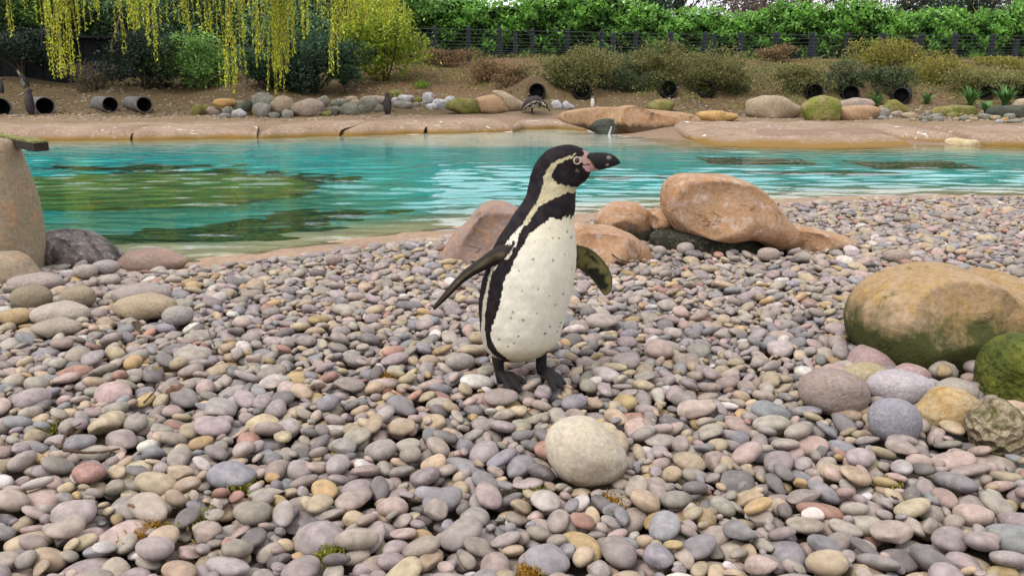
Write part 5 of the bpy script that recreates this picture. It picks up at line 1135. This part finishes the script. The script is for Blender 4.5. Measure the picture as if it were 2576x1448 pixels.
DG = ((0.020, 0.050, 0.026), (0.11, 0.20, 0.10)); MG = ((0.060, 0.14, 0.030), (0.27, 0.46, 0.11)); YG = ((0.12, 0.19, 0.015), (0.42, 0.50, 0.05)); GB = ((0.050, 0.115, 0.050), (0.26, 0.42, 0.19))
for i, a in enumerate([
        ('dense tree', 'dark green tree above the dark wall at the far end of the bank', 40, 25.5, -110, 120, 190, 15000, 0.13, MG), ('dense tree', 'grey green tree behind the willow strands', 300, 26.5, -120, 130, 200, 16000, 0.13, GB),
        ('dense tree', 'dark evergreen tree behind the pale trunked bush', 520, 26.0, -120, 150, 190, 16000, 0.13, DG), ('dense tree', 'dark evergreen tree behind the thick yellow willow curtain', 740, 25.5, -120, 160, 190, 16000, 0.13, GB),
        ('dense tree', 'mid green tree between the willow and the laurel hedge', 930, 26.0, -110, 140, 130, 12000, 0.12, MG), ('dense tree', 'very dark green tree overhanging the end of the bank', -180, 24.5, -280, 180, 190, 9000, 0.14, DG)]):
    nm, lb, px, Y, tp, bt, hp, n, sz, cc = a; tree('leafy_tree', lb, px, Y, tp, bt, hp, n, sz, cc[0], cc[1], 500 + i)
tree('yew_tree', 'dark evergreen tree rising behind the dip in the laurel hedge', 1715, 31.0, -190, 120, 85, 9000, 0.11, *DG, 520, bright=0.1)
tree('yew_tree', 'dark evergreen tree behind the laurel hedge near its far end', 2470, 33.0, -120, 90, 90, 5000, 0.11, *DG, 521, bright=0.15)
for i, (px, Y, hp, cc, lb) in enumerate([(1600, 34, 90, GB, 'loose dark tree behind the hedge beside the dark evergreen'), (1930, 36, 100, ((0.10, 0.075, 0.055), (0.24, 0.18, 0.13)), 'brown leaved tree behind the hedge'), (2130, 37, 110, ((0.09, 0.075, 0.06), (0.21, 0.17, 0.13)), 'dull brown tree with thin leaves behind the tall olive shrub'), (2330, 36, 90, DG, 'dark green tree behind the hedge above the yellowish shrub'), (2590, 36, 90, GB, 'grey green tree at the end of the hedge')]):
    tree('leafy_tree', lb, px, Y, -90, 90, hp, 5200, 0.13, cc[0], cc[1], 540 + i)
def bare_tree(px, Y, h, seed, label):
    rng = np.random.default_rng(seed); g = on_y(px, 140, Y); zg = 1.45; t = thing('bare_tree', label, 'tree', (g[0], Y, zg)); ts = []; tk = []
    def grow(p, d, L, r, lev):
        k_ = 4; pts = [p]; dd = d.copy()
        for i in range(k_): dd = dd + rng.normal(size=3) * 0.16; dd /= np.linalg.norm(dd); p = p + dd * L / k_; pts.append(p)
        (tk if lev == 0 else ts).append(tube(pts, [r * (1 - 0.5 * i / k_) for i in range(k_ + 1)], 7 if lev < 2 else 4))
        if lev < 4:
            for _ in range(4 if lev < 3 else 5):
                q = pts[rng.integers(2, k_ + 1)] if lev else pts[rng.integers(1, k_ + 1)]; nd = dd + rng.normal(size=3) * 0.62; nd[2] += 0.10; nd /= np.linalg.norm(nd); grow(q, nd, L * rng.uniform(0.55, 0.8), r * 0.5, lev + 1)
    grow(np.array([g[0], Y, zg - 0.1]), np.array([0, 0, 1.0]), h * 0.36, h * 0.022, 0)
    V, F = join_tubes(tk); add('trunk', mesh_np('trunk', local(t, V), F, None, True, [M['bark_purple']]), t)
    V, F = join_tubes(ts); add('crown', mesh_np('crown', local(t, V), F, None, True, [M['bark_purple']]), t)
for i, (px, Y, h, lb) in enumerate([(1480, 40, 6.5, 'bare twiggy tree behind the hedge beside the green trees'), (1610, 36, 7, 'bare twiggy tree behind the hedge next to the dark evergreen'), (1880, 35, 8, 'bare twiggy tree behind the hedge on the far side of the dark evergreen'), (2060, 33, 7.5, 'bare twiggy tree in the middle of the hedge gap row'), (2210, 36, 8, 'bare twiggy tree behind the tall olive shrub'), (2360, 34, 7, 'bare twiggy tree behind the yellowish green shrub'), (2560, 35, 8, 'bare twiggy tree behind the end of the hedge')]):
    bare_tree(px, Y, h, 600 + i, lb)

tk_ = thing('thicket', 'tall dense evergreen thicket closing the view behind the leafy trees', 'thicket', (-8, 29.5, 1.5)); TP = []; rng = np.random.default_rng(66)
for _ in range(22000):
    px = rng.uniform(-420, 1060); py = rng.uniform(-290 + 30 * math.sin(px * 0.02), 190); TP.append(on_y(px, py, 29.0 + 0.5 * math.sin(px * 0.05 + py * 0.03) + abs(rng.normal()) * 0.4))
add_leaves('foliage', tk_, np.array(TP), M['leaf'], size=0.19, c0=(0.045, 0.11, 0.035), c1=(0.26, 0.44, 0.16), rng=rng, up=0.1, aspect=0.5)
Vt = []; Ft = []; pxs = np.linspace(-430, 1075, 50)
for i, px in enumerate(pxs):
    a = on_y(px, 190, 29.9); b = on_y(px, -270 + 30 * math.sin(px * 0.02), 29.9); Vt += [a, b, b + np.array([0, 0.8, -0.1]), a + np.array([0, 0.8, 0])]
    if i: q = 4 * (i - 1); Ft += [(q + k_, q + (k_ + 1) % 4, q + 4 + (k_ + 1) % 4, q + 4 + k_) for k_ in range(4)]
add('shade_core', mesh_np('shade_core', local(tk_, Vt), Ft, None, False, [M['core']]), tk_)  # dark slab added behind the leaves: inner shade, blocks the sky

# ------------------------------------------------------------------ shrubs, dark wall and willow on the other end
wl = thing('dark_wall', 'low dark stained wall under the trees behind the litter slope', 'wall', (-9, 22.6, 0.8))
wa, wb = on_y(-160, 220, 22.6), on_y(470, 218, 22.9); zt = on_y(150, 97, 22.7)[2]
n = 30
for i in range(n):
    p = wa + (wb - wa) * i / n; q = wa + (wb - wa) * (i + 1) / n; w = (q[0] - p[0]) * 0.49; dz = 0.012 * random.uniform(-1, 1)
    add('board', mesh_np('board', *box(p[0] + (q[0] - p[0]) / 2 - w + 9, p[0] + (q[0] - p[0]) / 2 + w + 9, p[1] - 22.6 - 0.04 + dz, p[1] - 22.6 + 0.04 + dz, -0.4, zt - 0.8), None, False, [M['dark_wall']]), wl)
add('cap_rail', mesh_np('cap_rail', *box(wa[0] + 9, wb[0] + 9, wa[1] - 22.6 - 0.08, wb[1] - 22.6 + 0.08, zt - 0.8, zt - 0.74), None, False, [M['dark_wall']]), wl)
bush('bush', 'round mid green bush on thin stems beside the rock pile slope', 'bush', (405, 105, 600, 215), 9000, 0.085, *MG, 700, mat='leaf', base=222, lumps=16, bark='bark_pale')
bush('bush', 'dark leafy bush on thin trunks behind the rock pile', 'bush', (690, 95, 885, 215), 9000, 0.10, (0.010, 0.030, 0.018), (0.055, 0.115, 0.055), 701, mat='leaf', base=234, lumps=16)
bush('bush', 'tall yellow green bush with dark stems at the end of the hedge', 'bush', (880, 5, 1045, 185), 12000, 0.085, *YG, 702, mat='leaf', base=205, lumps=20)
bush('bush', 'dark low bush under the willow curtain', 'bush', (590, 120, 720, 215), 5000, 0.09, *DG, 703, mat='leaf', base=225, lumps=12)
bush('bush', 'lower dark sprig of leaves in front of the dark leafy bush', 'bush', (840, 165, 890, 228), 1500, 0.09, (0.02, 0.055, 0.03), (0.07, 0.14, 0.07), 704, mat='leaf', base=238, lumps=6)
bush('bush', 'dull brown twiggy bush before the dark wall', 'bush', (150, 165, 330, 225), 3000, 0.06, (0.05, 0.05, 0.03), (0.16, 0.13, 0.09), 705, base=226, lumps=12)
bush('bush', 'very dark green bush between dark wall and round bush', 'bush', (280, 90, 430, 215), 6000, 0.09, (0.006, 0.016, 0.009), (0.03, 0.06, 0.03), 706, mat='leaf', base=224, lumps=14)  # very dark leaf colours
bush('bush', 'dark ivy like bush draped over the dark wall', 'bush', (-40, 85, 130, 150), 4500, 0.08, (0.006, 0.016, 0.010), (0.035, 0.06, 0.04), 707, mat='leaf', base=224, Y=22.4, lumps=14)
def sapling(pts, r, label):
    Y = ground_hit(pts[0][0], pts[0][1], 8.0)[1]; P = [on_y(a, b, Y) for a, b in pts]; P[0] = P[0] - np.array([0, 0, 0.05]); t = thing('sapling', label, 'tree', P[0]); V, F = tube(P, [r * (1 - 0.5 * i / len(P)) for i in range(len(P))], 8); add('trunk', mesh_np('trunk', local(t, V), F, None, True, [M['bark_pale']]), t)
    rng = np.random.default_rng(int(pts[0][0])); c = P[-1]; Q = c + rng.normal(size=(500, 3)) * np.array([0.35, 0.3, 0.35]); add_leaves('crown', t, Q, M['leaf'], size=0.08, c0=MG[0], c1=MG[1], rng=rng)
sapling([(281, 216), (283, 180), (285, 150), (280, 110), (292, 75), (305, 30), (310, -30)], 0.04, 'thin pale crooked sapling in front of the dark wall')
sapling([(388, 224), (389, 190), (386, 150), (388, 110), (384, 60), (383, 0), (380, -40)], 0.03, 'straight thin sapling beside the very dark bush')
# weeping willow: trunk out at the end of the bank, limbs above the picture, hanging yellow green branches
rng = np.random.default_rng(88)
wt = on_y(-420, 230, 19.5); wl_ = thing('weeping_willow', 'weeping willow with long yellow green strands hanging over the far bank', 'tree', (wt[0], 19.5, float(gz(wt[0], 19.5))))
V, F = tube([wt - np.array([0, 0, 0.4]), wt + np.array([0.1, 0, 1.5]), wt + np.array([0.5, -0.1, 3.0]), wt + np.array([1.0, -0.1, 4.2])], [0.34, 0.28, 0.22, 0.17], 14); add('trunk', mesh_np('trunk', local(wl_, V), F, None, True, [M['bark']]), wl_)
top = wt + np.array([1.0, -0.1, 4.2]); limbz = 4.35
for k_, (ex, ey) in enumerate([(1060, 18.8), (760, 18.0), (420, 19.4)]):
    e = on_y(ex, 0, ey); e[2] = limbz + 0.2 * k_; V, F = tube([top, top * 0.6 + e * 0.4 + np.array([0, 0, 0.7]), top * 0.25 + e * 0.75 + np.array([0, 0, 0.5]), e], [0.16, 0.11, 0.07, 0.03], 10); add('limb', mesh_np('limb', local(wl_, V), F, None, True, [M['bark']]), wl_)
STR = [(128, 135, 8, 3), (136, 175, 10, 3), (148, 198, 14, 5), (160, 196, 12, 4), (184, 196, 12, 7), (152, 30, 10, 2), (300, 138, 5, 3), (330, 66, 6, 2), (365, 75, 10, 6), (372, 118, 4, 2), (388, 150, 4, 3), (395, 78, 3, 1), (430, 58, 4, 2), (462, 85, 6, 3), (522, 86, 6, 4), (562, 215, 6, 3), (574, 232, 8, 4), (586, 226, 6, 4), (608, 190, 6, 3), (618, 110, 8, 3), (640, 140, 8, 3), (655, 165, 8, 3), (668, 150, 8, 3), (692, 178, 14, 9), (706, 200, 16, 12), (698, 232, 10, 6), (716, 150, 16, 9), (728, 120, 10, 5), (745, 70, 8, 3), (762, 95, 8, 3), (782, 90, 6, 3), (800, 55, 8, 3), (845, 186, 8, 5), (852, 120, 10, 5), (868, 80, 12, 6), (888, 90, 8, 4), (905, 60, 10, 5), (925, 62, 8, 4), (240, 45, 6, 2), (100, 60, 6, 2), (60, 40, 8, 2), (980, 70, 16, 5), (1005, 50, 16, 5)]
STR += [(rng.uniform(20, 1010), rng.uniform(18, 95), 10, 3) for _ in range(34)]
for (px, pb, spread, cnt) in STR:
    Y = 17.6 + rng.uniform(-0.7, 1.2); ts = []; LP = []; LD = []
    for s_ in range(cnt):
        x_ = px + rng.normal() * spread * 0.4; bot = pb - abs(rng.normal()) * (18 if s_ else 0) ; a = on_y(x_ + rng.normal() * 6, -10, Y); a[2] = limbz + 0.1; b = on_y(x_, bot, Y + rng.normal() * 0.15); k2 = 16; pts = []; w1, w2 = rng.normal(size=2) * 0.06
        for i in range(k2 + 1):
            u = i / k2; p = a * (1 - u) + b * u; p[0] += w1 * math.sin(u * 5) + w2 * u * u; p[1] += w2 * math.sin(u * 4); pts.append(p)
        ts.append(tube(pts, [0.007 * (1 - 0.6 * i / k2) + 0.002 for i in range(k2 + 1)], 5))
        m_ = int((a[2] - b[2]) * 42)
        for _ in range(m_):
            u = rng.random(); i = min(int(u * k2), k2 - 1); f = u * k2 - i; LP.append(pts[i] * (1 - f) + pts[i + 1] * f)
    V, F = join_tubes(ts); hb = add('hanging_branch', mesh_np('hanging_branch', local(wl_, V), F, np.tile([0.26, 0.22, 0.04], (len(V), 1)), True, [M['vcol_matt']]), wl_)
    V, F, c = leaf_cloud(np.array(LP), 0.065, (0.36, 0.46, 0.02), (0.68, 0.72, 0.06), rng, aspect=0.3, dirs=np.tile([0, 0, -0.8], (len(LP), 1))); lo = add('leaves', mesh_np('leaves', local(wl_, V), F, c, False, [M['leaf']]), hb); lo['kind'] = 'stuff'

# ------------------------------------------------------------------ litter on the far bank: twigs, dry leaves and low growth
rng = np.random.default_rng(99)
lp = []; lc = []
while len(lp) < 22000:
    x_ = rng.uniform(-13, 15); y_ = rng.uniform(18.2, 26.0); lp.append((x_, y_))
lp = np.array(lp); keep = (snoise(lp, 0.8, 61, 3) + 0.9 * rng.random(len(lp)) > 0.25) & (edge_sd(lp[:, 0], lp[:, 1]) > 2.5); lp = lp[keep]
z_ = gz(lp[:, 0], lp[:, 1]); pp = np.stack([lp[:, 0], lp[:, 1], z_ + 0.005], -1)
ld = rng.normal(size=(len(pp), 3)) * np.array([1, 1, 0.10]); ld /= np.linalg.norm(ld, axis=1, keepdims=True)
V, F, c = leaf_cloud(pp, 0.075, (0.08, 0.05, 0.028), (0.33, 0.23, 0.12), rng, aspect=0.4, dirs=ld * 6)
grn = (snoise(lp, 1.6, 62, 2) > 0.35) & (lp[:, 0] > 0); c[np.repeat(grn, 4)] *= np.array([0.75, 1.1, 0.6])
o = add('leaf_litter', mesh_np('leaf_litter', V, F, c, False, [M['leaf_matt']])); tag(o, 'dry brown leaf litter and low growth on the far bank', 'leaf litter'); o['kind'] = 'stuff'
gp = []
for _ in range(2600):
    px = rng.uniform(-30, 2640); py = rng.uniform(286, 306); d = on_z(px, py, 0.1); gp.append((d[0], d[1]))
gp = np.array(gp); ok_ = edge_sd(gp[:, 0], gp[:, 1]) > 1.9; gp = gp[ok_]; zz = gz(gp[:, 0], gp[:, 1]); N1, F1 = ico(1); r_ = rng.uniform(0.012, 0.045, len(gp))
V = (N1[None] * (r_[:, None, None] * np.array([1.2, 1.0, 0.6]))) + np.stack([gp[:, 0], gp[:, 1], zz], -1)[:, None]; F = (F1[None] + (np.arange(len(gp)) * len(N1))[:, None, None]).reshape(-1, 3)
c = np.repeat(np.array([0.33, 0.26, 0.20]) * rng.uniform(0.55, 1.45, (len(gp), 1)), len(N1), 0)
o = add('gravel', mesh_np('gravel', V.reshape(-1, 3), F, c, True, [M['pebble_v']])); tag(o, 'brownish gravel strip behind the far pool edge', 'gravel'); o['kind'] = 'stuff'

cp = np.stack([rng.uniform(-3.5, 15, 26000), rng.uniform(20.6, 26.6, 26000)], -1); kc = (snoise(cp, 1.1, 63, 3) + 0.5 * rng.random(len(cp)) + 0.5 * smooth((cp[:, 0] - 2) / 3) - 0.25 * smooth((21.4 - cp[:, 1]) / 0.8) > 0.42); cp = cp[kc]
for (mx_, my_, mr_, mz_) in MOUNDS: cp = cp[(np.abs(cp[:, 0] - mx_) > mr_ * 1.25) | (cp[:, 1] > my_ + 0.55)]
cpz = gz(cp[:, 0], cp[:, 1]) + rng.uniform(0, 0.20, len(cp)) * (0.3 + 0.7 * smooth(snoise(cp, 2.0, 64, 2)))
V, F, c = leaf_cloud(np.stack([cp[:, 0], cp[:, 1], cpz], -1), 0.075, (0.12, 0.125, 0.04), (0.31, 0.28, 0.11), rng, up=0.8, aspect=0.4)
gr_ = smooth(snoise(cp, 1.3, 65, 2) + 0.2); c = c * (1 + np.repeat(gr_, 4)[:, None] * np.array([-0.35, 0.05, -0.25]))
o = add('ground_cover', mesh_np('ground_cover', V, F, c, False, [M['leaf_matt']])); tag(o, 'low brown green growth covering the bank below the fence', 'ground cover'); o['kind'] = 'stuff'

# ------------------------------------------------------------------ penguins across the water
def far_penguin(px, py, hpx, yaw, label, pose='up', head_turn=0.0, dark=False, Y=None):
    g = ground_hit(px, py, 8.0); Y = Y or g[1]; g = on_y(px, py, Y); h = hpx * px_size(Y)
    if pose == 'up': sp = [(-0.10, 0.03, 0.03), (-0.03, 0.07, 0.11), (0, 0.2, 0.165), (0.0, 0.36, 0.18), (0.0, 0.5, 0.165), (0.01, 0.62, 0.145), (0.02, 0.71, 0.115), (0.03, 0.79, 0.102), (0.04, 0.87, 0.105), (0.05, 0.94, 0.088), (0.06, 0.99, 0.03)]
    elif pose == 'lean': sp = [(-0.20, 0.05, 0.03), (-0.12, 0.12, 0.13), (-0.05, 0.26, 0.19), (0.03, 0.42, 0.20), (0.10, 0.57, 0.165), (0.15, 0.68, 0.12), (0.19, 0.77, 0.105), (0.23, 0.85, 0.105), (0.27, 0.92, 0.09), (0.30, 0.97, 0.03)]
    else: sp = [(-0.62, 0.14, 0.03), (-0.50, 0.24, 0.13), (-0.28, 0.45, 0.27), (0.0, 0.62, 0.33), (0.26, 0.70, 0.28), (0.44, 0.66, 0.20), (0.56, 0.58, 0.15), (0.66, 0.50, 0.15), (0.74, 0.42, 0.13), (0.79, 0.34, 0.05)]
    S = resample(sp, 40); segs = 26; V = []; C = []; F = []; n = len(S); lat = np.array([1.0, 0, 0]); rng = np.random.default_rng(int(px))
    for i in range(n):
        f, u, r = S[i]; a = S[max(i - 1, 0)][:2]; b = S[min(i + 1, n - 1)][:2]; tg = np.array([0, -(b[0] - a[0]), b[1] - a[1]]); tg /= np.linalg.norm(tg) + 1e-9; nv = np.cross(lat, tg); nv = nv if nv[1] < 0 or pose == 'bent' else -nv
        if pose == 'bent': nv = np.cross(tg, lat); nv = nv if nv[2] < 0 else -nv
        t = i / (n - 1)
        for k_ in range(segs):
            al = 2 * math.pi * k_ / segs - math.pi; p = np.array([0, -f, u]) + r * (math.cos(al) * nv * 0.95 + math.sin(al) * lat); V.append(p * h)
            A_ = abs(math.degrees(al)) + 6 * math.sin(i * 1.3)
            back = np.array([0.045, 0.038, 0.040]) if not dark else np.array([0.05, 0.042, 0.046])
            if t < 0.60: c = CREAM * 0.85 if A_ < 52 else (BLACK if A_ < 78 else (np.array([0.5, 0.47, 0.38]) if A_ < 90 else back))
            elif t < 0.70: c = BLACK if A_ < 85 else (COLR if A_ < 110 else back)
            elif t < 0.76: c = COLR if A_ < 105 else back
            else: c = BLACK if A_ < 78 else (COLR if A_ < 112 and t < 0.93 else back)
            if dark and A_ > 70: c = back
            C.append(c)
        if i: F += [((i - 1) * segs + k_, (i - 1) * segs + (k_ + 1) % segs, i * segs + (k_ + 1) % segs, i * segs + k_) for k_ in range(segs)]
    parts = []
    hp = S[-5]; bk = [np.array([0, -(hp[0] + 0.05), hp[1] + 0.0]), np.array([0, -(hp[0] + 0.16), hp[1] - 0.015]), np.array([0, -(hp[0] + 0.235), hp[1] - 0.045])]
    if pose == 'bent': bk = [np.array([0, -(hp[0] + 0.05), hp[1] - 0.05]), np.array([0, -(hp[0] + 0.2), hp[1] - 0.22]), np.array([0, -(hp[0] + 0.24), hp[1] - 0.32])]
    parts.append((tube([q * h for q in bk], [0.035 * h, 0.028 * h, 0.008 * h], 10), np.array([0.03, 0.025, 0.025])))
    sh = resample(sp, 40)[24 if pose != 'bent' else 22]
    for sg in (-1, 1):
        r0 = sh[2] * 0.9; sgn = np.array([sg * r0, -sh[0], sh[1]]); kk = 0.9 if pose == 'bent' else 1.0
        secs = [((sgn + np.array([sg * 0.07 * t + sg * 0.03 * math.sin(t * 3), 0.05 * t, -0.36 * t * kk])) * h, np.array([0.012, 0, 0.004]) * h, np.array([0, 0.055 * (1 - 0.6 * t ** 2) + 0.004, 0]) * h) for t in np.linspace(0, 1, 14)]
        parts.append((loft(secs, 14), np.array([0.04, 0.034, 0.034])))
        fb = np.array([sg * 0.075, 0.0 if pose != 'lean' else 0.03, 0.0]); parts.append((tube([(fb + np.array([0, 0, 0.12 if pose != 'bent' else 0.35])) * h, (fb + np.array([0, 0, 0.03])) * h, (fb + np.array([0, -0.02, 0.02])) * h], [0.045 * h, 0.032 * h, 0.03 * h], 10), np.array([0.03, 0.028, 0.028])))
        secs = [((fb + np.array([0, -0.02 - 0.14 * t, 0.018])) * h, np.array([0.028 + 0.03 * t, 0, 0]) * h, np.array([0, 0, 0.016 * (1 - 0.6 * t)]) * h) for t in np.linspace(0, 1, 6)]; parts.append((loft(secs, 12), np.array([0.03, 0.028, 0.028])))
    for (v, f), c in parts:
        b = len(V); V += list(v); F += [tuple(dict.fromkeys(int(i_) + b for i_ in q)) for q in f]; C += [c] * len(v)
    me = bpy.data.meshes.new('body'); me.from_pydata([tuple(v) for v in V], [], F); ca_ = me.color_attributes.new('Col', 'FLOAT_COLOR', 'POINT'); cc = np.ones((len(V), 4), np.float32); cc[:, :3] = np.array(C); ca_.data.foreach_set('color', cc.ravel()); me.polygons.foreach_set('use_smooth', np.ones(len(me.polygons), bool))
    t = thing('penguin', label, 'penguin', (g[0], Y, g[2]), yaw); add('body', me, t, M['vcol_matt'])
# yaw 0 faces the camera, +90 degrees faces picture right
far_penguin(64, 222, 44, R(-80), 'black and white penguin leaning up the slope by the dark wall', 'lean', Y=20.6)
far_penguin(78, 289, 64, R(170), 'upright penguin with dark back turned beside the dusty nest pipe', 'up', dark=True, Y=18.6)
far_penguin(6, 236, 37, R(150), 'dark penguin at the end of the slope behind the half hidden pipe', 'up', dark=True, Y=20.0)
far_penguin(975, 290, 56, R(178), 'lone penguin with dark back turned before the loose rocks across the water', 'up', dark=True)
far_penguin(1338, 287, 46, R(78), 'bent over penguin looking down beside the slanting sandstone slab', 'bent')
far_penguin(1491, 274, 37, R(-25), 'white fronted penguin standing behind the flat outlet rock', 'up', Y=18.9)

# ------------------------------------------------------------------ twigs, dry leaves and moss among the near pebbles
def twig(pxs, r, label, z=0.035):
    P = [on_z(a, b, z + 0.01 * math.sin(i * 2.0)) for i, (a, b) in enumerate(pxs)]; P = resample(P, 14); V, F = tube(P, [r * (1 - 0.5 * i / 14) * (1 + 0.25 * math.sin(i * 2.7)) for i in range(14)], 7)
    o = add('twig', mesh_np('twig', np.array(V) - P[0], F, None, True, [M['twig']]), None, None, P[0]); tag(o, label, 'twig')
twig([(140, 1118), (165, 1132), (215, 1138), (260, 1136), (300, 1128)], 0.004, 'brown twig lying flat among pebbles crossed by a second twig')
twig([(152, 1128), (162, 1100), (172, 1080), (205, 1064)], 0.003, 'thin side twig rising from the flat brown twig', 0.045)
twig([(362, 1012), (388, 985), (404, 955), (413, 935)], 0.0025, 'thin upright twig beside the curled leaf', 0.05)
twig([(1566, 800), (1590, 788), (1622, 770)], 0.003, 'dark straight twig beyond the penguin on the pebbles')
twig([(540, 870), (530, 850), (522, 822)], 0.002, 'hair thin dry stalk among the mid beach pebbles', 0.05)
twig([(1540, 640), (1560, 655), (1590, 660), (1610, 640)], 0.004, 'dark crooked twig in front of the low orange boulder', 0.04)
def dry_leaf(px, py, size, c, label, seed, z=0.035, tilt=0.5):
    r = np.random.default_rng(seed); p = on_z(px, py, z); V = []; F = []; nu, nv_ = 9, 7; a = r.uniform(0, 6.28); L = size * px_size(p[1]) * 0.42
    for i in range(nu):
        u = i / (nu - 1) * 2 - 1; w = 0.55 * math.sqrt(max(0, 1 - u * u)) * (1 + 0.2 * math.sin(u * 9 + seed)) + 0.02
        for j in range(nv_):
            v = j / (nv_ - 1) * 2 - 1; x_ = u; y_ = v * w * 0.8; zc = 0.9 * v * v * w + 0.25 * u * u + 0.08 * math.sin(5 * u + seed) + tilt * u * 0.5; V.append((L * (x_ * math.cos(a) - y_ * math.sin(a)), L * (x_ * math.sin(a) + y_ * math.cos(a)), L * zc))
    for i in range(nu - 1):
        for j in range(nv_ - 1): F.append((i * nv_ + j, (i + 1) * nv_ + j, (i + 1) * nv_ + j + 1, i * nv_ + j + 1))
    o = add('dry_leaf', mesh_np('dry_leaf', V, F, np.tile(c, (len(V), 1)) * r.uniform(0.8, 1.2, (len(V), 1)), True, [M['leaf_matt']]), None, None, p); tag(o, label, 'leaf')
for i, (px, py, sz, c, lb) in enumerate([(345, 826, 60, (0.10, 0.075, 0.05), 'dark curled dry leaf near the dull brown cobble'), (440, 985, 62, (0.22, 0.13, 0.08), 'brown curled leaf next to the thin upright twig'), (1952, 905, 34, (0.05, 0.035, 0.02), 'dark leaf standing up near the pink mauve stone'), (1560, 668, 40, (0.05, 0.03, 0.025), 'dark dead leaf caught by the crooked twig'), (500, 870, 34, (0.06, 0.045, 0.03), 'small dark dead leaf among mid beach pebbles'), (975, 985, 30, (0.22, 0.11, 0.06), 'small reddish brown leaf on the pebbles'), (330, 1275, 30, (0.2, 0.12, 0.07), 'brown leaf scrap beside the moss patch'), (395, 930, 40, (0.30, 0.25, 0.12), 'pale olive folded leaf on the pebbles'), (2250, 1255, 28, (0.10, 0.06, 0.04), 'small dark leaf scrap under the rough pitted stone'), (905, 660, 26, (0.06, 0.04, 0.03), 'tiny dark leaf by the sandy rim'), (1715, 1305, 26, (0.26, 0.2, 0.1), 'pale torn leaf between pebbles'), (2150, 800, 26, (0.06, 0.05, 0.03), 'dark scrap of leaf beside the ochre boulder')]):
    dry_leaf(px, py, sz, c, lb, 800 + i)
def moss_patch(px, py, rpx, c0, c1, label, seed):
    r = np.random.default_rng(seed); p = on_z(px, py, -0.012); rm = rpx * px_size(p[1]); n = 520; q = r.normal(size=(n, 2)) * rm * np.array([0.42, 0.55]); P = np.stack([p[0] + q[:, 0], p[1] + q[:, 1], np.full(n, p[2]) + r.uniform(-0.014, 0.008, n)], -1)
    V, F, c = leaf_cloud(P, 0.009, c0, c1, r, up=0.9, aspect=0.35); o = add('moss', mesh_np('moss', V, F, c, False, [M['moss_tuft']])); tag(o, label, 'moss'); o['kind'] = 'stuff'
OR_ = ((0.22, 0.11, 0.02), (0.42, 0.25, 0.04)); GR_ = ((0.12, 0.13, 0.02), (0.30, 0.29, 0.05))
for i, (px, py, rr, cc, lb) in enumerate([(370, 1338, 60, OR_, 'orange moss between foreground pebbles'), (500, 1302, 48, GR_, 'yellow green moss beside the orange moss'), (968, 946, 34, OR_, 'orange moss patch beside the penguin'), (1545, 1268, 44, OR_, 'orange moss below the egg shaped stone'), (610, 1215, 36, GR_, 'green moss in a gap of the pebbles'), (1345, 1232, 34, GR_, 'green moss under the egg shaped stone'), (830, 1395, 40, GR_, 'dull moss low in the foreground'), (120, 1075, 30, GR_, 'green moss near the flat brown twig'), (2110, 960, 26, GR_, 'green moss at the stone heap'), (985, 1000, 26, OR_, 'rusty moss among pebbles near the penguin'), (1330, 1440, 40, OR_, 'rusty moss at the lowest pebbles'), (2240, 1220, 26, GR_, 'green moss under the tan angular stone')]):
    moss_patch(px, py, rr, cc[0], cc[1], lb, 900 + i)
